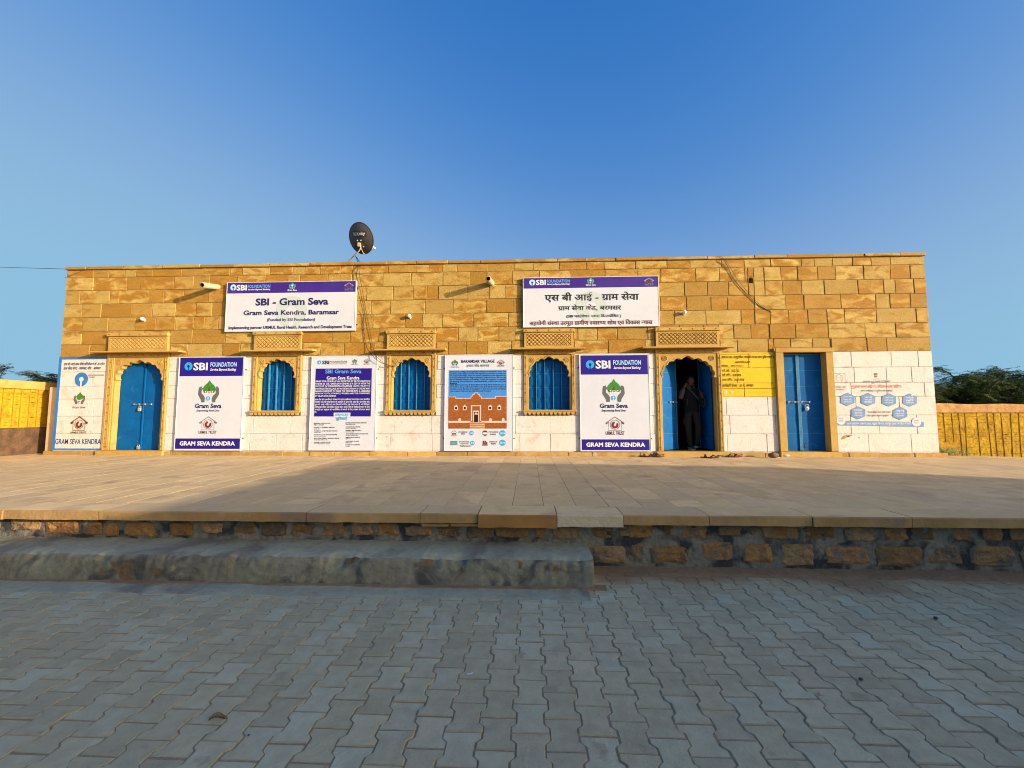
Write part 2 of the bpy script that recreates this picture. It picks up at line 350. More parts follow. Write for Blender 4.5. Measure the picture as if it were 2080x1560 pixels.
# ------------------------------------------------------------------ lettering (built-in font only)
_tc = {}
def _raw(s, off=0., shear=0., res=2):
    k = (s, off, shear, res)
    if k in _tc: return _tc[k]
    c = bpy.data.curves.new('lettering', 'FONT'); c.body = s; c.size = 1; c.offset = off; c.shear = shear; c.resolution_u = res
    o = bpy.data.objects.new('lettering', c); COL.objects.link(o)
    dg = bpy.context.evaluated_depsgraph_get(); me = bpy.data.meshes.new_from_object(o.evaluated_get(dg))
    v = [(p.co.x, p.co.y) for p in me.vertices]; f = [tuple(p.vertices) for p in me.polygons]
    bpy.data.objects.remove(o); bpy.data.curves.remove(c); bpy.data.meshes.remove(me)
    _tc[k] = (v, f); return _tc[k]
def _adv(s):
    if not s: return 0
    return max(p[0] for p in _raw(s + '|')[0]) - max(p[0] for p in _raw('|')[0])
def _cut(v, f, xc):
    b = bmesh.new(); bv = [b.verts.new((x, y, 0)) for x, y in v]
    for q in f:
        try: b.faces.new([bv[i] for i in q])
        except ValueError: pass
    bmesh.ops.bisect_plane(b, geom=b.verts[:] + b.edges[:] + b.faces[:], plane_co=(xc, 0, 0), plane_no=(1, 0, 0), clear_outer=True)
    b.verts.index_update(); V2 = [(p.co.x, p.co.y) for p in b.verts]; F2 = [tuple(p.index for p in q.verts) for q in b.faces]; b.free()
    return V2, F2
def _stroke(pts, w):
    v = []; f = []
    for i, (x, y) in enumerate(pts):
        a = pts[max(i - 1, 0)]; b = pts[min(i + 1, len(pts) - 1)]
        dx, dy = b[0] - a[0], b[1] - a[1]; l = math.hypot(dx, dy) or 1
        v += [(x - dy / l * w / 2, y + dx / l * w / 2), (x + dy / l * w / 2, y - dx / l * w / 2)]
    for i in range(len(pts) - 1): f.append((2 * i, 2 * i + 1, 2 * i + 3, 2 * i + 2))
    return v, f
def glyphs(s, off=0., shear=0., res=2):
    """layout with the Devanagari the font engine lacks: {x}=half form, ^=subjoined ra, `=reph, pre-base i reordered"""
    tk = []; i = 0
    while i < len(s):
        if s[i] == '{': tk.append(('h', s[i + 1])); i += 3; continue
        if s[i] in '^`': tk.append((s[i], '')); i += 1; continue
        if s[i] == '\u093f':
            j = len(tk) - 1
            while j > 0 and tk[j][0] in '^`': j -= 1
            while j > 0 and tk[j - 1][0] == 'h': j -= 1
            tk.insert(j, ('c', s[i])); i += 1; continue
        tk.append(('c', s[i])); i += 1
    V = []; Fc = []; x = 0.; run = ''
    def put(v, f, dx):
        b = len(V); V.extend((p[0] + dx, p[1]) for p in v); Fc.extend(tuple(b + k for k in q) for q in f)
    def flush():
        nonlocal run, x
        if run:
            v, f = _raw(run, off, shear, res); put(v, f, x); x += _adv(run); run = ''
    for t, c in tk:
        if t == 'c': run += c
        elif t == 'h':
            flush(); a = _adv(c); v, f = _raw(c, off, shear, res); xc = a - .20
            put(*_cut(v, f, xc), x); x += xc
        elif t == '^':
            last = run[-1] if run else ''
            flush(); r = .17 if last not in 'दटड' else .22
            put(*_stroke([(x - r, .21), (x - r - .14, .10), (x - r - .27, -.01)], .08 + 2 * off), 0)
        elif t == '`':
            flush(); put(*_stroke([(x - .16, .62), (x - .19, .72), (x - .13, .81), (x - .03, .84), (x + .03, .79)], .075 + 2 * off), 0)
    flush(); return V, Fc
def text(mb, view, s, box, m, off=0., shear=0., res=2, lift=.002):
    """set s into the measured box (crop coordinates) on the plane of the view"""
    v, f = glyphs(s, off, shear, res)
    x0, x1 = min(p[0] for p in v), max(p[0] for p in v); y0, y1 = min(p[1] for p in v), max(p[1] for p in v)
    A = view(box[0], (box[1] + box[3]) / 2); B = view(box[2], (box[1] + box[3]) / 2)
    mx = (box[0] + box[2]) / 2; T = view(mx, box[1]); Bo = view(mx, box[3])
    sx = (B[0] - A[0]) / (x1 - x0); sz = (T[1] - Bo[1]) / (y1 - y0)
    mb.add([(A[0] + (p[0] - x0) * sx, -(view.d + lift), Bo[1] + (p[1] - y0) * sz) for p in v], f, m)
class Box2:
    """unit square (y up) -> facade rectangle given by a crop box"""
    def __init__(s, view, box):
        mx, my = (box[0] + box[2]) / 2, (box[1] + box[3]) / 2
        s.x0 = view(box[0], my)[0]; s.x1 = view(box[2], my)[0]; s.z1 = view(mx, box[1])[1]; s.z0 = view(mx, box[3])[1]; s.d = view.d
    def p(s, u, v): return (s.x0 + (s.x1 - s.x0) * u, s.z0 + (s.z1 - s.z0) * v)
    def P(s, mb, pts, m, lift=.002): mb.poly([s.p(*q) for q in pts], -(s.d + lift), m)
    def D(s, mb, u, v, r, m, lift=.002, n=28): c = s.p(u, v); mb.disc(c[0], c[1], r * (s.x1 - s.x0), -(s.d + lift), n, m)
    def S(s, mb, pts, w, m, lift=.002):
        v, f = _stroke([s.p(*q) for q in pts], w * (s.x1 - s.x0)); mb.add([(a, -(s.d + lift), b) for a, b in v], f, m)
def keyhole(mb, view, box, mc, mh, lift=.002, tail=1.0):
    b = Box2(view, box); b.D(mb, .5, .5, .5, mc, lift, 36); b.D(mb, .5, .5, .17, mh, lift + .0012)
    b.P(mb, [(.44, .5), (.44, .5 - .5 * tail), (.56, .5 - .5 * tail), (.56, .5)], mh, lift + .0017)
HAND = [(.33, 0), (.18, 0), (.17, .10), (.02, .36), (.04, .62), (.09, .71), (.13, .70), (.10, .60), (.15, .72), (.19, .70), (.15, .58), (.21, .66), (.23, .61), (.17, .50), (.18, .40), (.28, .31), (.34, .20)]
LEAF = [(.52, 1.0), (.60, .88), (.72, .78), (.80, .66), (.80, .53), (.74, .43), (.64, .38), (.52, .36), (.40, .38), (.30, .43), (.24, .53), (.24, .66), (.32, .78), (.44, .88)]
def emblem_hands(mb, view, box, hand, leaf, dot, soil, people, paint=False):
    b = Box2(view, box)
    b.P(mb, HAND, hand); b.P(mb, [(1 - u, v) for u, v in HAND], hand)
    b.P(mb, LEAF, leaf, .0024)
    if soil is not None: b.P(mb, [(.25, .52), (.30, .43), (.40, .38), (.52, .36), (.64, .38), (.74, .43), (.79, .52), (.66, .46), (.58, .50), (.53, .66), (.49, .66), (.45, .50), (.36, .46)], soil, .0034)
    if people is not None:
        for k in range(5):
            u = .36 + .08 * k; b.D(mb, u, .49 - .02 * (k % 2), .026, people, .0046, 10); b.P(mb, [(u - .04, .36), (u + .04, .36), (u + .03, .44), (u - .03, .44)], people, .0044)
    b.D(mb, .49, .17, .10, dot, .0026)
    if people is not None: b.D(mb, .49, .19, .036, people, .0036, 12); b.P(mb, [(.475, .18), (.475, .07), (.505, .07), (.505, .18)], people, .0036)
def emblem_house(mb, view, box, line, fig, w=.022):
    b = Box2(view, box)
    for pts in ([(.16, .0), (.84, .0), (.84, .62), (.16, .62), (.16, 0)][0:3], [(.16, .62), (.16, .0), (.84, .0)]): b.S(mb, pts, w, line)
    b.S(mb, [(0, .52), (.5, .98), (1, .52)], w * 1.9, line, .0026); b.S(mb, [(.03, .46), (.16, .58)], w * 2.4, line, .003); b.S(mb, [(.97, .46), (.84, .58)], w * 2.4, line, .003)
    c = b.p(.5, .42); r = (b.x1 - b.x0); mb.ring(c[0], c[1], .235 * r, .255 * r, -(b.d + .003), 28, line)
    pts = [(.5 + .125 * math.cos(a), .40 + .17 * math.sin(a)) for a in [R(t) for t in range(120, 395, 25)]]
    b.S(mb, pts, .12, fig, .0036); b.D(mb, .44, .57, .055, fig, .004, 14); b.D(mb, .63, .47, .05, fig, .0042, 14)
def rect(view, x0, y0, x1, y1):
    b = Box2(view, (x0, y0, x1, y1)); return [(b.x0, b.z0), (b.x1, b.z0), (b.x1, b.z1), (b.x0, b.z1)]

# ------------------------------------------------------------------ ground, street, plaza
g = MB()
g.add([(-3000, -900, -.64), (3000, -900, -.64), (3000, -5.2, -.64), (-3000, -5.2, -.64), (-3000, -5.1, -.13), (3000, -5.1, -.13), (3000, 4000, -.13), (-3000, 4000, -.13)],
      [(0, 1, 2, 3), (3, 2, 5, 4), (4, 5, 6, 7)])
tag(g.build('ground', M['ground']), kind='structure')
# rising dirt bank beside the building, left
d = MB(); nx, ny = 24, 16
vv = []
for j in range(ny + 1):
    for i in range(nx + 1):
        x = -24 + 12.6 * i / nx; y = -4.2 + 9 * j / ny
        vv.append((x, y, -.012 - .05 * max(0, (i / nx - .8)) + .035 * noise.noise(Vector((x * .9, y * .9, 3)))))
d.add(vv, [(j * (nx + 1) + i, j * (nx + 1) + i + 1, (j + 1) * (nx + 1) + i + 1, (j + 1) * (nx + 1) + i) for j in range(ny) for i in range(nx)], smooth=True)

STZ = -.56
def paver_street():
    mb = MB(); base = MB()
    P, L_, h, w = .160, .198, .0915, .0657
    a, b_ = .036, .060
    out = [(-h, -L_ / 2), (h, -L_ / 2), (h, -L_ / 2 + a), (w, -L_ / 2 + b_), (w, L_ / 2 - b_), (h, L_ / 2 - a), (h, L_ / 2), (-h, L_ / 2), (-h, L_ / 2 - a), (-w, L_ / 2 - b_), (-w, -L_ / 2 + b_), (-h, -L_ / 2 + a)]
    out = [(x * .992, y * .975) for x, y in out]
    n = len(out)
    nxc = int(7.2 / P)
    for ci in range(-nxc, nxc + 1):
        yo = 0 if ci % 2 else L_ / 2
        for ri in range(0, 20):
            cx = ci * P + rnd.uniform(-.002, .002); cy = -5.56 - ri * L_ - yo + rnd.uniform(-.003, .003)
            if cy < -9.2: continue
            dz = STZ + rnd.uniform(-.0025, .0025); tx, ty = rnd.uniform(-.012, .012), rnd.uniform(-.012, .012); rt = rnd.uniform(-.012, .012)
            vv = []
            for k, (sh, z) in enumerate(((1., -.04), (1., -.0055), (.94, 0.))):
                for x, y in out:
                    X = x * sh + (0 if k < 2 else 0); Y = y * (sh if k < 2 else .95)
                    vv.append((cx + X - rt * Y, cy + Y + rt * X, dz + z + tx * X + ty * Y))
            fs = []; 
            for k in range(2):
                for i in range(n): fs.append((k * n + i, k * n + (i + 1) % n, (k + 1) * n + (i + 1) % n, (k + 1) * n + i))
            i0 = len(mb.f); mb.add(vv, fs, 1)
            # top: strips of the I shape
            t = [2 * n + i for i in range(n)]; b0 = len(mb.v) - len(vv)
            for q in ((t[0], t[1], t[2], t[11]), (t[11], t[2], t[3], t[10]), (t[10], t[3], t[4], t[9]), (t[9], t[4], t[5], t[8]), (t[8], t[5], t[6], t[7])):
                mb.f.append(tuple(b0 + i for i in q)); mb.m.append(0); mb.sm.append(False)
    mb.add([(-9, -11, STZ - .0042), (9, -11, STZ - .0042), (9, -5.3, STZ - .0042), (-9, -5.3, STZ - .0042)], [(0, 1, 2, 3)], 2)
    return tag(mb.build('paved_street', [M['paver'], M['paver_edge'], M['sand']]), kind='structure')
paver_street()

def ragged_sheet(name, x0, x1, yb, yf, zb, zf, m, seed, amp=.08, nx=90, ny=8, hump=.0):
    """thin layer lying on the street with an uneven front edge"""
    mb = MB(); vv = []
    for i in range(nx + 1):
        x = x0 + (x1 - x0) * i / nx
        fe = yf + amp * (noise.noise(Vector((x * 1.3, seed, 0))) + .5 * noise.noise(Vector((x * 4.1, seed, 5))) + .25 * noise.noise(Vector((x * 11, seed, 9))))
        for j in range(ny + 1):
            t = j / ny; y = yb + (fe - yb) * t
            z = zb + (zf - zb) * t + hump * math.sin(math.pi * t) * (1 + noise.noise(Vector((x * 2, y * 2, seed)))) + .004 * noise.noise(Vector((x * 9, y * 9, seed)))
            if j == ny: z = STZ - .008
            vv.append((x, y, z))
    mb.add(vv, [(i * (ny + 1) + j, i * (ny + 1) + j + 1, (i + 1) * (ny + 1) + j + 1, (i + 1) * (ny + 1) + j) for i in range(nx) for j in range(ny)], smooth=True)
    return mb.build(name, m)
tag(ragged_sheet('cement_strip', -9, .50, -5.86, -6.15, STZ + .012, STZ + .004, M['step_top'], 2, .05), kind='structure')
tag(ragged_sheet('swept_sand', -9, .66, -5.88, -5.955, STZ + .03, STZ + .012, M['dirt'], 7, .045), kind='stuff')
tag(ragged_sheet('swept_sand', .56, 9, -5.44, -5.60, STZ + .045, STZ + .008, M['dirt'], 12, .09, hump=.004), kind='stuff')

def plaza():
    mb = MB(); y_f = -5.24
    cols = [-.1806 + .3295 * k for k in (0, 1)]
    xs = [-.889, -.5345, -.18, .148, .488, .828]
    x = .828
    while x < 17: x += rnd.choice((.34, .35, .33, .345)); xs.append(x)
    x = -.889
    while x > -17.5: x -= rnd.choice((.35, .36, .34, .355)); xs.insert(0, x)
    for i in range(len(xs) - 1):
        y = y_f; first = rnd.uniform(.25, .75)
        while y < .25:
            l = first if y == y_f else rnd.uniform(.42, .82)
            y1 = min(y + l, .3); a, b = xs[i] + .002, xs[i + 1] - .002
            q = [(a + rnd.uniform(-.0015, .0015), y + .0025), (b + rnd.uniform(-.0015, .0015), y + .0025), (b, y1 - .0025), (a, y1 - .0025)]
            z = rnd.uniform(-.0007, .0004); e = .0025
            inn = [(q[0][0] + e, q[0][1] + e), (q[1][0] - e, q[1][1] + e), (q[2][0] - e, q[2][1] - e), (q[3][0] + e, q[3][1] - e)]
            sl = [rnd.uniform(-.0004, .0004) for _ in range(4)]
            if a > 10.2: drop = lambda X, Y: -.03 * (X - 10.2) * max(0, min(1, (Y + 2.6) / 2.6))
            else: drop = lambda X, Y: 0.
            vv = [(p[0], p[1], z - .012 + drop(*p)) for p in q] + [(p[0], p[1], z - .002 + drop(*p)) for p in q] + [(p[0], p[1], z + sl[k] + drop(*p)) for k, p in enumerate(inn)]
            mb.add(vv, [(8, 9, 10, 11)] + [(k, (k + 1) % 4, 4 + (k + 1) % 4, 4 + k) for k in range(4)] + [(4 + k, 4 + (k + 1) % 4, 8 + (k + 1) % 4, 8 + k) for k in range(4)], 0)
            y = y1
    for xa, xb, sl in ((-17.5, 10.2, 0), (10.2, 17, 1)):
        vv = []
        for X in (xa, xb):
            for Y in (y_f, -2.6, .3): vv.append((X, Y, -.011 - (.03 * (X - 10.2) * max(0, (Y + 2.6) / 2.6) if sl else 0)))
        mb.add(vv, [(0, 3, 4, 1), (1, 4, 5, 2)], 1)
    return tag(mb.build('plaza', [M['plaza'], M['joint']]), kind='structure')
plaza()
tag(d.build('dirt_verge', M['dirt']), kind='structure')

# platform wall with its coping slabs
def dome(mb, out, yw, dep, m):
    """rough-faced stone bulging out of a wall plane at y = yw"""
    n = len(out); cx = sum(p[0] for p in out) / n; cz = sum(p[1] for p in out) / n
    vv = []; rings = ((1.0, .02), (.97, -dep * .55), (.86, -dep * .85), (.6, -dep), (.3, -dep))
    for k, (s_, y) in enumerate(rings):
        for x, z in out:
            X, Z = cx + (x - cx) * s_, cz + (z - cz) * s_
            vv.append((X, yw + y + (.020 * noise.noise(Vector((X * 17, Z * 17, 1))) if k > 0 else 0), Z))
    fs = []
    for k in range(len(rings) - 1):
        for i in range(n): fs.append((k * n + i, k * n + (i + 1) % n, (k + 1) * n + (i + 1) % n, (k + 1) * n + i))
    vv.append((cx, yw - dep, cz)); c = len(vv) - 1; k = len(rings) - 1
    for i in range(n): fs.append((k * n + i, k * n + (i + 1) % n, c))
    mb.add(vv, fs, m, False)
def stone_outline(x0, x1, z0, z1, rough=.17):
    cx, cz, a, b = (x0 + x1) / 2, (z0 + z1) / 2, (x1 - x0) / 2, (z1 - z0) / 2; s_ = rnd.uniform(0, 99); pts = []
    for k in range(26):
        t = 2 * math.pi * k / 26; c, s2 = math.cos(t), math.sin(t); e = .30
        x = math.copysign(abs(c) ** e, c); z = math.copysign(abs(s2) ** e, s2)
        q = 1 - rough * .5 + rough * noise.noise(Vector((c * 1.7 + s_, s2 * 1.7, s_)))
        pts.append((cx + a * x * q, cz + b * z * q))
    return pts
WY = -5.46
pw = thing('platform_wall', (0, WY, -.56), 'rubble stone retaining wall under the front edge of the raised paved plaza', 'wall')
mw = MB(); nx = 260; nz = 10; vv = []
for i in range(nx + 1):
    for j in range(nz + 1):
        x = -13 + 27 * i / nx; z = -.68 + .62 * j / nz
        vv.append((x, WY + .014 * noise.noise(Vector((x * 5, z * 9, 0))) + .008 * noise.noise(Vector((x * 15, z * 20, 4))), z))
mw.add(vv, [(i * (nz + 1) + j, (i + 1) * (nz + 1) + j, (i + 1) * (nz + 1) + j + 1, i * (nz + 1) + j + 1) for i in range(nx) for j in range(nz)], smooth=True)
mw.build('mortar', M['rubble_mortar'], pw)
st = MB()
A, B_, C_ = (0, 900, .3365), (700, 900, .3365), (1400, 900, .3269)
rows = []
for (ox, oy, k), L_ in ((A, [(60, 245, 462, 525), (280, 480, 462, 550), (510, 622, 478, 552), (640, 715, 480, 556), (755, 935, 478, 560), (1020, 1170, 478, 556), (1210, 1340, 478, 540), (1415, 1535, 475, 548), (1580, 1735, 480, 556), (1768, 1905, 482, 556), (1945, 2075, 482, 556)]),
                        (B_, [(45, 168, 482, 552), (203, 332, 485, 555), (370, 527, 500, 558), (568, 702, 502, 560), (740, 905, 500, 570), (918, 1110, 508, 566), (1148, 1212, 510, 572), (1255, 1410, 508, 576), (1483, 1612, 505, 566), (1665, 1708, 520, 560), (1708, 1855, 495, 566), (1920, 1980, 495, 558), (2030, 2078, 500, 565), (1495, 1690, 622, 728), (1733, 1806, 602, 715), (1840, 2078, 622, 722)]),
                        (C_, [(2, 105, 525, 592), (172, 318, 515, 572), (385, 410, 525, 565), (458, 672, 520, 590), (708, 902, 518, 592), (958, 1155, 526, 602), (1215, 1350, 530, 598), (1375, 1512, 530, 602), (1635, 1750, 530, 596), (1818, 1945, 530, 604), (1990, 2120, 528, 600), (78, 272, 618, 735), (330, 512, 625, 742), (572, 782, 628, 756), (850, 1108, 640, 750), (1150, 1445, 640, 768), (1475, 1685, 645, 750), (1745, 2025, 645, 758), (2060, 2300, 645, 760)])):
    for x0, x1, y0, y1 in L_:
        a = W(ox + x0 * k, oy + (y0 + y1) / 2 * k, -WY); b = W(ox + x1 * k, oy + (y0 + y1) / 2 * k, -WY)
        t = W(ox + (x0 + x1) / 2 * k, oy + y0 * k, -WY); u = W(ox + (x0 + x1) / 2 * k, oy + y1 * k, -WY)
        rows.append((a[0], b[0], u[1], t[1]))
x = rows[0][0]
for z0, z1, lo in ((-.29, -.14, -13), ):                         # beyond the frame on both sides
    x = min(r_[0] for r_ in rows) - .1
    while x > -12.8: w_ = rnd.uniform(.2, .5); rows.append((x - w_, x, z0 + rnd.uniform(-.01, .01), z1)); x -= w_ + rnd.uniform(.05, .12)
for z0, z1 in ((-.29, -.14), (-.5, -.34)):
    x = max(r_[1] for r_ in rows if abs(r_[3] - z1) < .06) + .1
    while x < 13.5: w_ = rnd.uniform(.2, .5); rows.append((x, x + w_, z0 + rnd.uniform(-.01, .01), z1)); x += w_ + rnd.uniform(.05, .12)
for x0, x1, z0, z1 in rows:
    ex, ez = (x1 - x0) * .03 + .006, (z1 - z0) * .04 + .004
    dome(st, stone_outline(x0 - ex, x1 + ex, z0 - ez, z1 + ez), WY + .006, rnd.uniform(.010, .030), 0)
st.build('stone', M['rubble'], pw)
xs = [-13, -9.6, -7.6] + [W(p, 1048, 5.6)[0] for p in (5, 198, 622, 853, 971, 1131, 1266, 1441, 1651, 1853)] + [5.0, 6.4, 7.9, 9.6, 11.2, 13.8]
spec_ = {7: ('coping_or', .030), 8: ('coping_pale', .018), 6: ('coping', -.002)}
for i in range(len(xs) - 1):
    a, b = xs[i] + .004, xs[i + 1] - .004
    mname, ex = spec_.get(i - 0, ('coping', 0)); fy = -5.60 - (.025 if ex > .01 else 0) + rnd.uniform(-.008, .008); top = rnd.uniform(.0, .007)
    cb_ = MB(); n = 14; vv = []
    prof = [(-.095 - ex, 0.02), (-.092 - ex, 0), (-.012, 0), (-.002, .012), (top * .3, .06), (top * .3, 5.24 and -fy - 5.242)]
    for k in range(n + 1):
        x = a + (b - a) * k / n
        for z, y in prof:
            w_ = .008 * noise.noise(Vector((x * 6, z * 8 + i, 2))) if z < -.001 else 0
            vv.append((x, fy + y + w_, z + (w_ * .6 if z < -.05 else 0)))
    np_ = len(prof)
    for j in range(np_ - 1): cb_.add(vv, [(k * np_ + j, (k + 1) * np_ + j, (k + 1) * np_ + j + 1, k * np_ + j + 1) for k in range(n)], 1 if j >= 3 else 0)
    cb_.add([vv[j] for j in range(np_)] + [(a, -5.242, -.09), (a, fy + .02, -.095)], [tuple(range(np_ + 1))[::-1]])
    cb_.add([vv[n * np_ + j] for j in range(np_)] + [(b, -5.242, -.09)], [tuple(range(np_ + 1))])
    cb_.add([(a, fy + .02, -.094 - ex), (b, fy + .02, -.094 - ex), (b, -5.3, -.094 - ex), (a, -5.3, -.094 - ex)], [(0, 3, 2, 1)])
    o = cb_.build('coping_slab', [M[mname], M['plaza']], pw, weld=True)
    if mname == 'coping_or': tag(o, 'thick orange brown coping slab')
    if mname == 'coping_pale': tag(o, 'thick pale grey coping slab')
    if i == 6:
        e = MB(); e.cbox(a, (a + b) / 2 - .01, -5.565, -5.4, -.135, -.105, .004, 0, .003); e.cbox((a + b) / 2 + .01, b, -5.57, -5.4, -.13, -.105, .004, 0, .003); e.build('packing_stone', M['coping'], pw)

# cement step
sp = thing('cement_step', (-4, -5.68, STZ), 'long worn grey cement step against the rubble wall, ending before the wall turns bare', 'step')
s1 = MB(); s2 = MB(); nx = 800
prof = [(-5.46, -.30), (-5.60, -.306), (-5.74, -.312), (-5.84, -.318), (-5.875, -.328), (-5.895, -.35), (-5.905, -.39), (-5.91, -.44), (-5.915, -.50), (-5.92, -.60)]
vv = []
for i in range(nx + 1):
    x = -13 + 13.56 * i / nx
    chip = max(0, noise.noise(Vector((x * 2.1, 3, 0))) + .6 * noise.noise(Vector((x * 6, 3, 1))) + .4 * noise.noise(Vector((x * 17, 3, 4))) - .1)
    for j, (y, z) in enumerate(prof):
        dn = .010 * noise.noise(Vector((x * 4, z * 9, 2))) + .009 * noise.noise(Vector((x * 13, z * 22 + y * 6, 7))) + .004 * noise.noise(Vector((x * 31, z * 45, 9)))
        yy, zz = y + (dn if j > 4 else 0), z + (dn if j <= 5 else 0)
        if j in (4, 5, 6): yy += .07 * chip; zz -= .05 * chip if j < 6 else 0
        if i == nx and j > 3: yy += .01
        vv.append((x, yy, zz))
np_ = len(prof)
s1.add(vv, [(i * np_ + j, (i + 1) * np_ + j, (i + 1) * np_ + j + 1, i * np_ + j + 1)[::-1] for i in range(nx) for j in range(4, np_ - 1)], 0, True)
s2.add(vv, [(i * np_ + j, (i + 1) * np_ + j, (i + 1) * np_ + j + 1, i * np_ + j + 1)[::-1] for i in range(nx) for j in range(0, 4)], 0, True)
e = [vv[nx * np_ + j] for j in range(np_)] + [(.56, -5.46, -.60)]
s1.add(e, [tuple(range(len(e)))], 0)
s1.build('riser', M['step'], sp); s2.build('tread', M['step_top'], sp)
# ------------------------------------------------------------------ the stone building
XL, XR, ZT = -11.60, 9.14, 4.60
bd = thing('stone_building', (-1.2, 0, 0), 'long flat roofed golden sandstone building with whitewashed lower wall and blue doors and windows', 'building')
WIN = [(-6.057, .605, -.455, .445), (-2.797, .602, -.452, .46), (.48, .602, -.475, .475)]     # centre, half outer, opening
DOOR = [(-9.56, .778, -.552, .648), (3.688, .748, -.612, .608)]
PD = (5.655, 6.938, 5.822, 6.776)
WZ = (1.06, 1.852, 2.268, 2.35); DZ = (.115, 1.812, 2.240, 2.365)
holes = []                                                        # openings in the wall core
for c, h, a, b in WIN: holes.append((c + a - .03, c + b + .03, WZ[0] - .01, WZ[3] - .02))
for c, h, a, b in DOOR: holes.append((c + a - .03, c + b + .03, .0, DZ[3] - .02))
holes.append((PD[2] - .02, PD[3] + .02, .0, 2.38))
hx, hz = W(1525, 568.5); holes.append((hx - .065, hx + .065, hz - .075, hz + .065))
def core():
    mb = MB(); xs = sorted({XL, XR} | {h[0] for h in holes} | {h[1] for h in holes}); zs = sorted({-.2, ZT} | {h[2] for h in holes} | {h[3] for h in holes})
    T = .32; inside = lambda i, j: any(xs[i] >= h[0] - 1e-6 and xs[i + 1] <= h[1] + 1e-6 and zs[j] >= h[2] - 1e-6 and zs[j + 1] <= h[3] + 1e-6 for h in holes)
    for i in range(len(xs) - 1):
        for j in range(len(zs) - 1):
            if inside(i, j): continue
            x0, x1, z0, z1 = xs[i], xs[i + 1], zs[j], zs[j + 1]
            m = 1 if z1 <= 2.38 + 1e-6 else 0
            if z0 < 2.381 < z1:
                mb.add([(x0, .012, z0), (x1, .012, z0), (x1, .012, 2.381), (x0, .012, 2.381)], [(0, 1, 2, 3)], 1); mb.add([(x0, .012, 2.381), (x1, .012, 2.381), (x1, .012, z1), (x0, .012, z1)], [(0, 1, 2, 3)], 0)
            else: mb.add([(x0, .012, z0), (x1, .012, z0), (x1, .012, z1), (x0, .012, z1)], [(0, 1, 2, 3)], m)
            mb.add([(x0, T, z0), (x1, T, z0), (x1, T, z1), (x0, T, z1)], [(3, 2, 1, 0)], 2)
            if i + 1 < len(xs) - 1 and inside(i + 1, j): mb.add([(x1, .012, z0), (x1, T, z0), (x1, T, z1), (x1, .012, z1)], [(0, 1, 2, 3)], 3)
            if i > 0 and inside(i - 1, j): mb.add([(x0, .012, z0), (x0, T, z0), (x0, T, z1), (x0, .012, z1)], [(3, 2, 1, 0)], 3)
            if j + 1 < len(zs) - 1 and inside(i, j + 1): mb.add([(x0, .012, z1), (x1, .012, z1), (x1, T, z1), (x0, T, z1)], [(0, 1, 2, 3)], 3)
            if j > 0 and inside(i, j - 1): mb.add([(x0, .012, z0), (x1, .012, z0), (x1, T, z0), (x0, T, z0)], [(3, 2, 1, 0)], 3)
    D_ = 6.5
    mb.box(XL, XL + .3, .33, D_, -.2, ZT, 0); mb.box(XR - .3, XR, .33, D_, -.2, ZT, 0); mb.box(XL + .31, XR - .31, D_ - .3, D_ - .005, -.2, ZT - .01, 0)
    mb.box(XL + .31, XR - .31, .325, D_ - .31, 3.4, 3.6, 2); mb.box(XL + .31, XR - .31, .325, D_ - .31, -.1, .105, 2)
    for x in (1.4, 5.3): mb.box(x, x + .2, .325, D_ - .31, .106, 3.39, 2)
    mb.box(1.61, 5.29, 2.6, 2.75, .107, 3.38, 2)
    mb.add([(XL, .012, -.2), (XL, .33, -.2), (XL, .33, ZT), (XL, .012, ZT)], [(0, 3, 2, 1)], 0); mb.add([(XR, .012, -.2), (XR, .33, -.2), (XR, .33, ZT), (XR, .012, ZT)], [(0, 1, 2, 3)], 0)
    return mb.build('wall_core', [M['mortar'], M['white'], M['room'], M['carved']], bd)
core()
ROWZ = [.105, .507, .931, 1.352, 1.668, 2.02, 2.381, 2.695, 3.036, 3.376, 3.718, 4.060, 4.392, 4.585]
cover = []                                                        # places where carved stone replaces the blocks
for c, h, a, b in WIN: cover += [(c - h, c + h, .945, 2.47)]
for c, h, a, b in WIN: cover += [(c - h + .01, c + h - .02, 2.47, 2.96)]
for c, h, a, b in DOOR: cover += [(c - h, c + h, 0, 2.47), (c - h + .01, c + h - .02, 2.47, 2.96)]
cover += [(PD[0], PD[1], 0, 2.475), (hx - .065, hx + .065, hz - .075, hz + .065)]
NOTE = (W(1440 + 150 * .1538, 806)[0], W(1440 + 880 * .1538, 770)[0], W(1500, 805.5)[1])   # yellow notice: x0, x1, lower edge
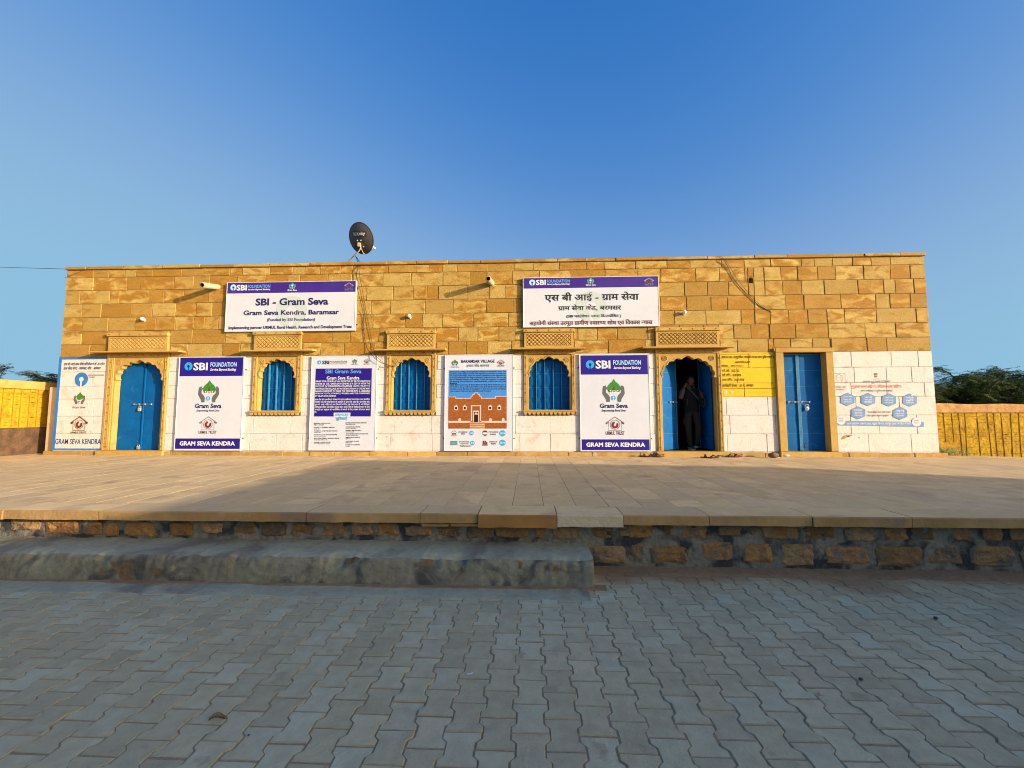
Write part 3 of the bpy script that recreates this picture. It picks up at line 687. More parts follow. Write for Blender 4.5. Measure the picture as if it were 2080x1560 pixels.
def blocks():
    up, yl = MB(), MB(); bays = {}
    cuts = sorted([c for c, h, a, b in WIN + DOOR] + [(PD[0] + PD[1]) / 2])
    for r in range(13):
        z0, z1 = ROWZ[r], ROWZ[r + 1]; x = XL + .0
        upper = r >= 6; gap = .0065 if upper else .004
        if r == 12: lens = (.28, .75)
        elif upper: lens = (.38, .90)
        else: lens = (.55, 1.05)
        while x < XR - .01:
            l = rnd.uniform(*lens)
            if upper and rnd.random() < .16: l *= .6
            x1 = min(x + l, XR)
            if XR - x1 < .18: x1 = XR
            segs = [(x, x1, z0, z1)]
            for c in cover:
                ns = []
                for a, b, u, v in segs:
                    if c[1] <= a + .002 or c[0] >= b - .002 or c[3] <= u + .002 or c[2] >= v - .002: ns.append((a, b, u, v)); continue
                    if c[0] > a + .03: ns.append((a, c[0], u, v))
                    if c[1] < b - .03: ns.append((c[1], b, u, v))
                    m0, m1 = max(a, c[0]), min(b, c[1])
                    if c[3] < v - .03: ns.append((m0, m1, c[3], v))
                    if c[2] > u + .03: ns.append((m0, m1, u, c[2]))
                segs = ns
            pr = rnd.uniform(-.006, .006)
            for a, b, u, v in segs:
                lo = bays.setdefault(sum(1 for q_ in cuts if q_ < (a + b) / 2) if not (v < .95 and a < b) else sum(1 for q_ in cuts if q_ < (a + b) / 2), MB())
                if b - a < .035 or v - u < .03: continue
                in_note = (not upper) and NOTE[0] - .05 < (a + b) / 2 < NOTE[1] + .05
                if in_note:
                    a2, b2 = max(a, NOTE[0]), min(b, NOTE[1])
                    if u >= NOTE[2] - .02: yl.cbox(a2 + .003, b2 - .003, -.006 + pr * .4, .011, u + gap, v - gap, .006, 0, .0015); continue
                    if v > NOTE[2] + .02:
                        yl.cbox(a2 + .003, b2 - .003, -.006 + pr * .4, .011, NOTE[2], v - gap, .002, 0, .0)
                        lo.cbox(a2 + .003, b2 - .003, -.006 + pr * .4, .011, u + gap, NOTE[2] - .0005, .002, 0, .0); continue
                if upper: up.cbox(a + gap, b - gap, -.004 + pr, .011, u + gap, v - gap, rnd.uniform(.004, .008), 0, .004)
                else: lo.cbox(a + gap, b - gap, -.006 + pr * .4, .011, u + gap, v - gap, .005, 0, .0015)
            x = x1
    o = up.build('stone_wall', M['stone'], bd); [b_.build('whitewashed_wall', M['white'], bd) for b_ in bays.values() if b_.v]; return yl
yl = blocks()
cp = MB(); x = XL - .02
while x < XR:
    x1 = min(x + rnd.uniform(.5, 1.25), XR + .02)
    if XR - x1 < .3: x1 = XR + .02
    cp.cbox(x + .003, x1 - .003, -.035 + rnd.uniform(-.010, .010), .36, 4.60, 4.672 + rnd.uniform(-.008, .006), .008, 0, .003); x = x1
cp.box(XL - .02, XL + .3, .37, 6.5, 4.602, 4.67); cp.box(XR - .3, XR + .02, .37, 6.5, 4.602, 4.67); cp.box(XL + .31, XR - .31, 6.2, 6.5, 4.602, 4.67)
cp.build('coping', M['stone'], bd)
pl = MB(); x = XL - .16
while x < XR + .1:
    x1 = min(x + rnd.uniform(.5, 1.3), XR + .12)
    if XR + .12 - x1 < .3: x1 = XR + .12
    pl.cbox(x + .004, x1 - .004, -.07 + rnd.uniform(-.006, .006), .01, -.03, .092 + rnd.uniform(-.006, .004), .008, 0, .004); x = x1
pl.build('plinth', M['plinth'], bd)

def arch_outline(c, a, b, spring, apex, n=9):
    """many-lobed arch, left to right: list of (x, z)"""
    xc = c + (a + b) / 2; hw = (b - a) / 2 - .035; hh = apex - spring - .035
    pts = [(c + a, spring - .012), (c + a + .035, spring), (c + a + .035, spring + .02)]
    base = []
    for i in range(n + 1):
        t = math.pi * (1 - i / n)
        ct, st_ = math.cos(t), math.sin(t)
        base.append((xc + hw * math.copysign(abs(ct) ** .80, ct), spring + .025 + hh * abs(st_) ** .92))
    for i in range(n):
        p, q = Vector(base[i]), Vector(base[i + 1]); d_ = q - p; nrm = Vector((-d_.y, d_.x)).normalized()
        k = 7
        for j in range(k + (1 if i == n - 1 else 0)):
            s_ = j / k; bul = math.sin(math.pi * s_) ** .8 * d_.length * .24
            if i == n // 2 and abs(s_ - .5) < .1: bul *= 1.28
            w_ = p + d_ * s_ + nrm * bul; pts.append((w_.x, w_.y))
    pts += [(c + b - .035, spring + .02), (c + b - .035, spring), (c + b, spring - .012)]
    return pts
def florets(mb, x, z, r=.014, y=0):
    for dx, dz in ((0, 1), (1, 0), (0, -1), (-1, 0)):
        mb.box(x + dx * r - .0065, x + dx * r + .0065, y - .0012, y + .002, z + dz * r - .0065, z + dz * r + .0065, 1)
def surround(c, h, a, b, Z, door):
    zb, sp_, ap, zt = Z
    mb = MB(); y = -.035
    x0, x1 = c - h, c + h; oa, ob = c + a, c + b
    zb0 = 0.0 if door else zb
    for (p, q) in ((x0, oa - .04), (ob + .04, x1)):
        w_ = q - p
        mb.cbox(p, q - w_ * .0, y, .10, zb0 + (.115 if door else 0), 2.365, .008)
        mb.box(p + w_ * .22, p + w_ * .30, y - .006, y + .001, zb0 + .12, 2.33); mb.box(q - w_ * .30, q - w_ * .22, y - .006, y + .001, zb0 + .12, 2.33)
        zz = zb0 + .2
        while zz < 2.3: florets(mb, (p + q) / 2, zz, .014, y - .0035); zz += .205
    for p, q in ((oa - .0395, oa), (ob, ob + .0395)): mb.cbox(p, q, y + .02, .12, zb0 + (.116 if door else 0), sp_ - .0125, .006)
    # spandrel plate with the lobed arch cut out
    ol = arch_outline(c, a, b, sp_, ap)
    out = [(oa - .0395, sp_ - .012)] + ol + [(ob + .0395, sp_ - .012), (ob + .0395, zt), (oa - .0395, zt)]
    mb.prism(out, y + .012, .10)
    rim = [(x - (x - (oa + ob) / 2) * .0, z) for x, z in ol[2:-2]]
    n_ = len(rim)                                              # raised moulding following the lobes
    r2 = []
    cx, cz = (oa + ob) / 2, sp_
    for x, z in rim: d_ = Vector((x - cx, z - cz)); d_ = d_ * (1 + .026 / d_.length); r2.append((cx + d_.x, cz + d_.y))
    mb.add([(p[0], y + .002, p[1]) for p in rim] + [(p[0], y + .002, p[1]) for p in r2] + [(p[0], y + .0125, p[1]) for p in r2], [(i, n_ + i, n_ + i + 1, i + 1) for i in range(n_ - 1)] + [(n_ + i, 2 * n_ + i, 2 * n_ + i + 1, n_ + i + 1) for i in range(n_ - 1)], 0)
    for sx in (oa + .075, ob - .075):
        rz = zt - .115; R0 = .058
        for k in range(8):
            t = 2 * math.pi * k / 8; mb.ball((sx + .030 * math.cos(t), y + .008, rz + .030 * math.sin(t)), .0125, .009, .0125, 8, 5)
        mb.ball((sx, y + .008, rz), .012, .012, .012, 8, 5)
        mb.tube([(sx + R0 * math.cos(t), y + .009, rz + R0 * math.sin(t)) for t in [2 * math.pi * k / 20 for k in range(21)]], .007, 6, 0, False)
        mb.ring(sx, rz, R0 - .014, R0 - .009, y + .0105, 20, 1)
    mb.box((oa + ob) / 2 - .004, (oa + ob) / 2 + .004, y + .004, y + .013, ap + .012, ap + .055, 1)
    # lintel band
    mb.cbox(x0 + .005, x1 - .005, y - .012, .1, 2.366, 2.47, .006)
    xx = x0 + .12
    while xx < x1 - .05: florets(mb, xx, 2.42, .011, y - .0155); xx += .2
    if door: mb.cbox(x0 - .05, x1 + .06, -.115, .12, -.02, .113, .008, 0, .003)
    o = mb.build('door_surround' if door else 'window_surround', [M['carved'], M['groove']], bd)
    # canopy
    cn = MB(); zc = 2.474; pr_ = .25
    ca, cb_ = {-9.56: (-10.60, -8.36), -6.057: (-6.87, -5.10), -2.797: (-3.60, -1.94), .48: (-.375, 1.305), 3.688: (2.61, 4.66)}[c]
    mid = ca + (cb_ - ca) * (.4 if door else .52)
    for u0, u1, dz_ in ((ca, mid - .002, rnd.uniform(-.004, .004)), (mid + .002, cb_, rnd.uniform(-.004, .004))):
        vv = []; ns = 8
        for k in range(ns + 1):
            xx = u0 + (u1 - u0) * k / ns; w_ = .004 * noise.noise(Vector((xx * 5, 1, 0)))
            vv += [(xx, -.03, zc + dz_), (xx, -pr_ + w_ + .006, zc - .012 + dz_), (xx, -pr_ + w_, zc - .004 + dz_), (xx, -pr_ + w_ + .002, zc + .020 + dz_ + w_), (xx, -.03, zc + .046 + dz_)]
        cn.add(vv, [(k * 5 + j, (k + 1) * 5 + j, (k + 1) * 5 + j + 1, k * 5 + j + 1) for k in range(ns) for j in range(4)] + [(0, 1, 2, 3, 4), tuple(ns * 5 + j for j in (4, 3, 2, 1, 0))])
    cn.build('canopy', M['carved'], o)
    # carved lattice panel
    cpn = MB(); p0, p1 = c - h + .02, c + h - .03; yp = -.055; u0, u1, v0, v1 = p0 + .055, p1 - .055, 2.572, 2.845
    for bx in ((p0, p1, 2.5195, v0), (p0, p1, v1, 2.888), (p0, u0, v0, v1), (u1, p1, v0, v1)):
        cpn.box(bx[0], bx[1], yp, .01, bx[2], bx[3])
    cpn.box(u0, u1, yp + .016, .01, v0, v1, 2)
    nd = max(1, round((u1 - u0) / .098)); pw_ = (u1 - u0) / nd; nr = 3; ph = (v1 - v0) / nr; g_ = .007
    for j in range(nr * 2 + 1):
        for i in range(nd + 1):
            cx = u0 + pw_ * (i + (.5 if j % 2 == 0 else 0)); cz = v0 + ph * .5 * j
            dm = [(cx, cz - ph / 2 + g_), (cx + pw_ / 2 - g_, cz), (cx, cz + ph / 2 - g_), (cx - pw_ / 2 + g_, cz)]
            dm = [(min(max(px, u0 + .002), u1 - .002), min(max(pz, v0 + .002), v1 - .002)) for px, pz in dm]
            ar = abs(sum(dm[k - 1][0] * dm[k][1] - dm[k][0] * dm[k - 1][1] for k in range(4)))
            if ar < 3e-4: continue
            mx, mz = sum(q[0] for q in dm) / 4, sum(q[1] for q in dm) / 4
            inn = [(mx + (q[0] - mx) * .62, mz + (q[1] - mz) * .62) for q in dm]
            cpn.add([(q[0], yp + .013, q[1]) for q in dm] + [(q[0], yp - .002, q[1]) for q in inn] + [(q[0], yp + .0165, q[1]) for q in dm], [(4, 5, 6, 7)] + [(k, (k + 1) % 4, 4 + (k + 1) % 4, 4 + k) for k in range(4)] + [(8 + k, 8 + (k + 1) % 4, (k + 1) % 4, k) for k in range(4)], 0)
            if j % 2 == 1 and 0 < i < nd and i % 2 == 1:
                for k in range(6):
                    t = math.pi * k / 3; cpn.ball((cx + .016 * math.cos(t), yp - .003, cz + .016 * math.sin(t)), .008, .006, .008, 6, 4)
    cpn.cbox(p0 - .02, p1 + .02, -.095, .01, 2.8885, 2.965, .006)
    xx = p0 + .05
    while xx < p1: florets(cpn, xx, 2.927, .012, -.0975); xx += .26
    cpn.build('carved_panel', [M['carved'], M['groove'], M['lattice']], o)
    if not door:
        sl = MB(); sl.cbox(x0 - .01, x1 + .02, -.085, .12, 1.022, zb - .0005, .006)
        nd = 12; ww = (x1 - x0 - .01) / nd
        for k in range(nd):
            a0 = x0 + .005 + k * ww
            prof = [(a0, 1.0215), (a0, .985), (a0 + ww * .12, .962), (a0 + ww * .38, .948), (a0 + ww * .62, .955), (a0 + ww * .74, .975), (a0 + ww * .70, .992), (a0 + ww * .86, 1.0), (a0 + ww * .97, 1.0215)]
            sl.prism(prof, -.07, -.0, 0)
        sl.box(x0 + .006, x1 - .006, -.02, .01, .948, 1.0212, 1)
        sl.build('sill', [M['carved'], M['groove']], o)
    return o
for wv in WIN: surround(*wv, WZ, False)
for dv in DOOR: surround(*dv, DZ, True)

# plain stone door frame
pf = MB()
pf.cbox(PD[0], PD[2], -.06, .14, .116, 2.366, .006, 0, .003); pf.cbox(PD[3], PD[1], -.045, .14, .116, 2.366, .006, 0, .003)
pf.cbox(PD[0] - .0, PD[1], -.065, .14, 2.369, 2.468, .006, 0, .003); pf.cbox(PD[0] - .02, PD[1] + .02, -.10, .14, -.02, .113, .008, 0, .004)
pf.box(PD[0] - .03, PD[0] + .05, -.058, -.0, 2.395, 2.467)
pf.build('door_frame', M['carved'], bd)

# blue sheet metal
def sheet(mb, x0, x1, z0, z1, y, seams, dent=.004, nx=10, nz=40, m=0, belly=.0, seed=0):
    vv = []
    for j in range(nz + 1):
        for i in range(nx + 1):
            u, v = i / nx, j / nz; z = z0 + (z1 - z0) * v
            s_ = 0
            for k in range(len(seams) - 1):
                if seams[k] <= z <= seams[k + 1]:
                    t = (z - seams[k]) / (seams[k + 1] - seams[k]); s_ = math.sin(math.pi * t) ** .5
            yy = y - belly * s_ * math.sin(math.pi * u) ** .5 - dent * noise.noise(Vector((x0 * 3 + u * 1.7, seed, z * 3)))
            vv.append((x0 + (x1 - x0) * u, yy, z))
    mb.add(vv, [(j * (nx + 1) + i, j * (nx + 1) + i + 1, (j + 1) * (nx + 1) + i + 1, (j + 1) * (nx + 1) + i) for j in range(nz) for i in range(nx)], m, True)
    for s_ in seams[1:-1]: mb.box(x0 + .004, x1 - .004, y - .004 - belly * .2, y + .01, s_ - .003, s_ + .003, 1)
for c, h, a, b in WIN:
    x0, x1 = c + a - .02, c + b + .02; ys = .165
    seams = [1.06, 1.30, 1.60, 1.93, 2.30]
    n = 5; ww = (x1 - x0) / n
    for k in range(n):
        sh = MB(); sheet(sh, x0 + k * ww + .012, x0 + (k + 1) * ww - .004, 1.06, 2.30, ys, seams, .004, 8, 60, 0, .020, k)
        pn_ = sh.build('shutter_panel', [M['blue'], M['blue_edge']], bd)
        fr = MB()
        if k: fr.box(x0 + k * ww - .006, x0 + k * ww + .011, ys - .055, ys + .004, 1.083, 2.29, 0)
        else: fr.box(x0, x1, ys - .024, ys + .02, 1.0605, 1.082, 0)
        fr.build('bar', [M['blue_edge']], pn_)
def bolt(z, x0, x1, y, name='bolt', parent=None):
    b = MB(); b.tube([(x0, y - .022, z), (x1, y - .022, z)], .0095, 8)
    for t in (.06, .32, .62, .94): xx = x0 + (x1 - x0) * t; b.cbox(xx - .016, xx + .016, y - .038, y + .002, z - .02, z + .02, .004)
    b.tube([(x0 + (x1 - x0) * .18, y - .022, z), (x0 + (x1 - x0) * .18, y - .055, z - .012)], .007, 6)
    return b.build(name, M['steel'], parent)
def leaf(x0, x1, z0, z1, y, seams, stile, seed):
    mb = MB(); sheet(mb, x0, x1, z0, z1, y, seams, .005, 12, 70, 0, .005, seed)
    for s_ in stile: mb.box(s_ - .011, s_ + .011, y - .028, y + .004, z0, z1, 1)
    mb.box(x0, x1, y - .006, y + .02, z0, z0 + .012, 1)
    return mb
xc = W(90 + 722 * .2692, 810)[0]; c, h, a, b = DOOR[0]; yd = .135
sm1 = [.115, .50, .88, 1.26, 1.66, 2.3]
l1 = leaf(c + a - .02, xc - .004, .118, 2.30, yd, sm1, [xc - .016], 1).build('door_leaf', [M['blue'], M['blue']], bd)
leaf(xc + .004, c + b + .02, .118, 2.30, yd, sm1, [], 2).build('door_leaf', [M['blue'], M['blue']], bd)
z_b = W(280, 821, 0)[1]; bolt(z_b, W(90 + 635 * .2692, 821)[0], W(90 + 785 * .2692, 821)[0], yd, 'bolt', l1)
xc2 = W(1440 + 1240 * .1538, 816)[0]
sm2 = [.14] + [W(1630, 700 + q * .1538)[1] for q in (1180, 970, 770, 545, 335)] + [2.33]
l2 = leaf(PD[2] - .015, xc2 - .004, .125, 2.34, yd, sm2, [xc2 - .03, xc2 - .012], 4).build('door_leaf', [M['blue'], M['blue_edge']], bd)
l3 = leaf(xc2 + .004, PD[3] + .015, .125, 2.34, yd, sm2, [xc2 + .016], 5); l3.box(PD[2] + .02, PD[3] - .05, yd - .03, yd, 2.325, 2.345, 1); l3 = l3.build('door_leaf', [M['blue'], M['blue_edge']], bd)
zb2 = W(1630, 700 + 755 * .1538)[1]; bolt(zb2, W(1440 + 1075 * .1538, 816)[0], W(1440 + 1385 * .1538, 816)[0], yd, 'bolt', l2)
hk = MB(); hk.tube([(xc2 + .10, yd - .02, .30), (xc2 + .06, yd - .03, .24), (xc2 + .05, yd - .02, .17)], .008, 6); hk.cbox(xc2 + .035, xc2 + .14, yd - .02, yd, .2, .22, .003); hk.build('floor_latch', M['darksteel'], l3)
# open door of the second arched doorway
c, h, a, b = DOOR[1]
for sgn, hxp, ang, nm, hy_ in ((1, c + a + .005, 36, 0, .14), (-1, c + b - .005, 86, 1, .20)):
    mb = MB(); sheet(mb, 0, .60, .125, 2.30, 0, [.125, .50, .87, 1.24, 1.60, 1.95, 2.3], .006, 12, 70, 0, .004, 7 + nm)
    mb.box(.588, .604, -.02, .004, .125, 2.30, 1); sheet(mb, 0, .60, .125, 2.30, .012, [.125, 2.3], 0, 2, 2, 0)
    Mx = Matrix.Translation((hxp, hy_, 0)) @ Matrix.Rotation(R(ang) * sgn, 4, 'Z') @ Matrix.Diagonal((sgn, 1, 1, 1)); mb.xform(Mx)
    lf = mb.build('door_leaf', [M['blue'], M['blue_edge']], bd)
    if nm == 0:
        tag(lf, 'left leaf of the open doorway, swung inward and sunlit')
        bb = MB(); bb.tube([(.30, -.03, 1.25), (.62, -.03, 1.25)], .009, 8)
        for xx in (.33, .45, .56): bb.cbox(xx - .014, xx + .014, -.045, .0, 1.23, 1.27, .004)
        bb.xform(Mx); bb.build('bolt', M['steel'], lf)
    else: tag(lf, 'right leaf of the open doorway, swung inward into the dark')

# arched rim of the empty spout hole
mb = MB(); ho = [(hx - .066, hz - .076), (hx + .066, hz - .076), (hx + .066, hz + .066), (hx - .066, hz + .066)]
ar_ = [(hx + .056 * math.cos(t_), hz + .0 + .058 * math.sin(t_)) for t_ in [math.pi * k / 14 for k in range(15)]]
mb.prism([(hx + .066, hz - .076), (hx + .066, hz + .066), (hx - .066, hz + .066), (hx - .066, hz - .076), (hx - .056, hz - .076)] + ar_[::-1] + [(hx + .056, hz - .076)], -.006, .06)
mb.build('spout_hole', M['stone'], bd)
# rain spouts
for (tx, ty, rx_, ry_), L_, nm in (((410.4, 578.7, 442.7, 583.3), .50, 0), ((991.8, 566, 999.5, 576.5), .50, 1)):
    p = W(tx, ty, L_); q = W(rx_, ry_, 0)
    mb = MB(); a_ = Vector((q[0], .05, q[1] + .01)); b_ = Vector((p[0], -L_, p[1]))
    n = 18; ax = (b_ - a_).normalized(); u_ = ax.cross(Vector((0, 0, 1))).normalized(); w_ = u_.cross(ax); vv = []
    for pt, rr in ((a_, .064), (b_, .064), (b_, .048), (b_ - ax * .25, .046)):
        vv += [pt + rr * (math.cos(2 * math.pi * k / n) * u_ + math.sin(2 * math.pi * k / n) * w_) for k in range(n)]
    mb.add(vv, [(r_ * n + k, r_ * n + (k + 1) % n, (r_ + 1) * n + (k + 1) % n, (r_ + 1) * n + k) for r_ in (0, 1) for k in range(n)], 0, True)
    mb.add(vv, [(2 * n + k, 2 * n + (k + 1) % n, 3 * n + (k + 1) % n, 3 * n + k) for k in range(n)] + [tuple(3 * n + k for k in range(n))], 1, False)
    mb.build('rain_spout', [M['pipe'], M['bore_dark']], bd)

# ------------------------------------------------------------------ notices painted / pasted on the wall
cN = View(1440, 700, .1538, .012)
note = yl.build('painted_notice', M['yellow_paint'], bd); tag(note, 'yellow painted notice panel with handwritten black lines')
mb = MB()
for s_, bx in (("कार्य का नाम:- सामुदायिक भवन की छत का वाटर प्रूफिंग कार्य व".replace('कार्य', 'का`य').replace('प्रू', 'प^ू').replace('का`य', 'काय`'), (170, 140, 860, 192)),
               ("कक्ष निमा`ण काय`".replace('क्ष', '{क}ष'), (350, 212, 545, 246)), ("योजना:-   SFC-V (UT)", (170, 262, 455, 300)),
               ("{स}वी. वष`:-  2021-22", (175, 320, 400, 360)), ("{स}वी. राशि:-  3.00 लाख", (178, 378, 428, 420)), ("{व}यय राशि:-  3.00 लाख", (180, 438, 470, 480)),
               ("काय`कारी सं{स}था:-  ग^ा. पं.- बरमसर", (182, 512, 590, 560))):
    text(mb, cN, s_, bx, 0, .018, .12, 2)
for q in ((158, 122, 885, 126), (165, 577, 892, 581)): mb.poly(rect(cN, *q), -.014, 0)
mb.poly([cN(158, 122), cN(161, 122), cN(181, 580), cN(177, 580)], -.0142, 0)
text(mb, cN, "है  ग", (200, 600, 330, 665), 1, .0, .1)
mb.build('lettering', [M['inkblack_paint'], M['inkw']], note)

# brushed sign at the left corner
cL = View(0, 700, .1602, .012)
mb = MB()
zt = cL(1050, 160)[1]; zb_ = cL(1000, 1335)[1]; xl_ = XL - .002; xr_ = DOOR[0][0] - DOOR[0][1] - .006
mb.prism([(xl_, zb_), (xr_, zb_), (xr_, zb_ + .035), (xl_ + .07, zb_ + .035), (xl_ + .07, zt - .05), (xr_, zt - .05), (xr_, zt), (xl_, zt)], -.0135, -.008, 0)
keyhole(mb, cL, (948, 355, 1116, 525), 0, 2, .001); mb.poly(rect(cL, 1018, 500, 1032, 535), -.0146, 2)
emblem_hands(mb, cL, (935, 600, 1085, 755), 3, 4, 0, None, None)
Box2(cL, (990, 715, 1026, 750)).D(mb, .5, .5, .28, 2, .0042)
text(mb, cL, 'Gram Seva', (920, 776, 1083, 808), 5, .0, .25)
emblem_house(mb, cL, (895, 910, 1115, 1085), 6, 6, .03); text(mb, cL, 'URMUL TRUST', (893, 1100, 1098, 1125), 6, .012)
text(mb, cL, 'GRAM SEVA KENDRA', (703, 1195, 1280, 1262), 1, .004)
text(mb, cL, "एस बी आई ग^ाम सेवा परियोजना के अ{न}तग`त", (815, 222, 1330, 268), 1, .012, .15); text(mb, cL, "ग^ाम सेवा के{न}द^ - बरमसर, गाँव - बरमसर", (810, 275, 1280, 322), 1, .012, .15)
mb.poly(rect(cL, 1125, 378, 1320, 396), -.0142, 7); mb.poly(rect(cL, 1130, 404, 1205, 418), -.0142, 7)
ps = mb.build('painted_sign', [M['paintblue'], M['paintnavy'], M['white'], M['grey'], M['green'], M['paintnavy'], M['brown'], M['lgrey']], bd)
tag(ps, 'hand painted blue and white sign at the left corner')

# faded water poster pasted on the right end
cP = View(1660, 690, .1603, .0125)
mb = MB()
def irregular(view, x0, y0, x1, y1, n=26, a=6):
    pts = []
    for k in range(n): pts.append(view(x0 + (x1 - x0) * k / n, y0 + a * noise.noise(Vector((k * .7, 1, 0)))))
    for k in range(n // 2): pts.append(view(x1 + a * noise.noise(Vector((k * .7, 2, 0))), y0 + (y1 - y0) * k / (n // 2)))
    for k in range(n): pts.append(view(x1 - (x1 - x0) * k / n, y1 + a * noise.noise(Vector((k * .7, 3, 0)))))
    for k in range(n // 2): pts.append(view(x0 + a * noise.noise(Vector((k * .7, 4, 0))), y1 - (y1 - y0) * k / (n // 2)))
    return pts
hexs = [(383, 755, ("भूजल की", "जल की", "गुणव{त}ता")), (645, 757, ("पानी", "जल की", "बचत")), (910, 763, ("वषा` जल", "पानी बचाने", "को समझें")), (1172, 765, ("महिला", "की", "भागीदारी")), (520, 926, ("फसल", "जल बजट", "सि`चाई")), (1050, 932, ("वन", "जल की", "सुरक्षा".replace('क्ष', '{क}ष')))]
for hx_, hy, tx in hexs:
    mb.poly([cP(hx_ + rx_, hy + ry_) for rx_, ry_ in ((0, 84), (90, 46), (90, -40), (0, -84), (-88, -40), (-88, 46))], -.0145, 1)
    for k, s_ in enumerate(tx): text(mb, cP, s_, (hx_ - 52, hy - 42 + 32 * k, hx_ + 52, hy - 18 + 32 * k), 4, .012, 0, 1, .0032)
mb.poly([cP(225, 1024), cP(1350, 1044), cP(1350, 1106), cP(225, 1084)], -.0145, 1)
for q, r_ in (((300, 1022), 52), ((1257, 1043), 52)):
    c1_ = cP(*q); mb.disc(c1_[0], c1_[1], r_ * .1603 * .0118, -.0155, 26, 4)
text(mb, cP, "राज्य कायक्रम".replace('ज्य', '{ज}य').replace('क्र', 'क^') + " प^बंधन इकाई भूजल विभाग, जयपुर द्वारा जनहित में जारी".replace('द्वा', 'दवा'), (375, 1042, 1185, 1086), 4, .014, 0, 1, .003)
text(mb, cP, "अटल", (270, 990, 330, 1010), 3, .01, 0, 1, .004); text(mb, cP, "भूजल", (272, 1020, 330, 1045), 3, .01, 0, 1, .004); text(mb, cP, "जल जीवन", (1222, 1015, 1292, 1035), 3, .01, 0, 1, .004); text(mb, cP, "मिशन", (1225, 1045, 1295, 1062), 3, .01, 0, 1, .004)
text(mb, cP, "अटल भू-जल योजना", (575, 508, 930, 556), 2, .014); text(mb, cP, "भूजल {स}तर बढ़ेगा, जीवन {स}तर उठेगा".replace('ढ़', 'ढ'), (440, 566, 1070, 622), 3, .016)
text(mb, cP, "जन भागीदारी से होगा जल प^बंधन", (555, 630, 965, 662), 2, .014); text(mb, cP, '"जल स^ोत का रखो {ध}यान', (640, 900, 935, 930), 2, .012, 0, 1); text(mb, cP, 'फिर होगा जीवन आसान"', (640, 950, 910, 978), 2, .012, 0, 1)
b = Box2(cP, (208, 428, 358, 592))
for pts in ([(0, 0), (1, 0)], [(1, 0), (1, 1)], [(1, 1), (0, 1)], [(0, 1), (0, 0)]): b.S(mb, pts, .02, 2)
b.S(mb, [(.5 + .27 * math.cos(a_) , .62 + .3 * math.sin(a_)) for a_ in [R(t_) for t_ in range(-60, 245, 15)]], .03, 5); b.S(mb, [(.4, .5), (.6, .5)], .02, 5); b.S(mb, [(.36, .68), (.45, .68)], .025, 5); b.S(mb, [(.55, .68), (.64, .68)], .025, 5)
text(mb, cP, "जल संसाधन मंत^ी", (228, 598, 358, 612), 2, .01, 0, 1); text(mb, cP, "राज{स}थान", (240, 624, 345, 638), 2, .01, 0, 1)
b = Box2(cP, (720, 420, 775, 500)); b.P(mb, [(.2, .62), (.8, .62), (.85, .9), (.5, 1), (.15, .9)], 7); b.P(mb, [(.25, .3), (.75, .3), (.7, .55), (.3, .55)], 7); b.P(mb, [(-.1, .0), (1.2, .0), (1.2, .06), (-.1, .06)], 7)
po = mb.build('pasted_poster', [M['paper'], M['faded'], M['fadednavy'], M['fadedred'], M['sheet'], M['mud'], M['paper'], M['grey']], bd)
tag(po, 'faded peeling poster with blue hexagons')
# brown scuff and stains on the whitewash
for x, y, w_, h_ in ((352, 1232, 44, 26), (408, 1218, 30, 16), (533, 1238, 8, 8), (470, 346, 120, 4), (380, 346, 34, 6), (262, 1205, 8, 8)):
    pts = [cP(x + w_ * math.cos(t) * (1 + .3 * math.sin(3 * t + x)), y + h_ * math.sin(t) * (1 + .3 * math.cos(2 * t + y)) - w_ * .4 * math.cos(t) * (h_ > 10)) for t in [2 * math.pi * k / 18 for k in range(18)]]
    sc_ = MB(); sc_.poly(pts, -.0128, 0); sc_.build('scuff', M['plinth'], bd)
# ------------------------------------------------------------------ signboards
INK = ['sheet', 'royal', 'navy', 'inkw', 'cyan', 'paleink', 'grey', 'green', 'brown', 'maroon', 'purple', 'sky_ink', 'water', 'teal', 'lgrey', 'black', 'alu']
IX = {n: i for i, n in enumerate(INK)}; IM = [M[n] for n in INK]
def board(name, label, x0, x1, z0, z1, d, cat='signboard', group=None, tilt=0.):
    t = thing(name, ((x0 + x1) / 2, -d / 2, z0), label, cat, group)
    p = MB(); p.box(x0 + .012, x1 - .012, -d + .006, -.012, z0 + .012, z1 - .012); p.build('panel', M['sheet'], t)
    f = MB()
    for q in ((x0, x1, z0, z0 + .0118), (x0, x1, z1 - .0118, z1), (x0, x0 + .0118, z0 + .012, z1 - .012), (x1 - .0118, x1, z0 + .012, z1 - .012)): f.cbox(q[0], q[1], -d, -.012, q[2], q[3], .002)
    f.build('frame', M['alu'], t)
    for xx in (x0 - .012, x1 + .012):
        for zz in (z0 + (z1 - z0) * .13, z1 - (z1 - z0) * .14): s = MB(); s.cbox(xx - .022, xx + .022, -.03, -.008, zz - .012, zz + .012, .004); s.build('fixing_clip', M['darksteel'], t)
    return t
D_ = .055
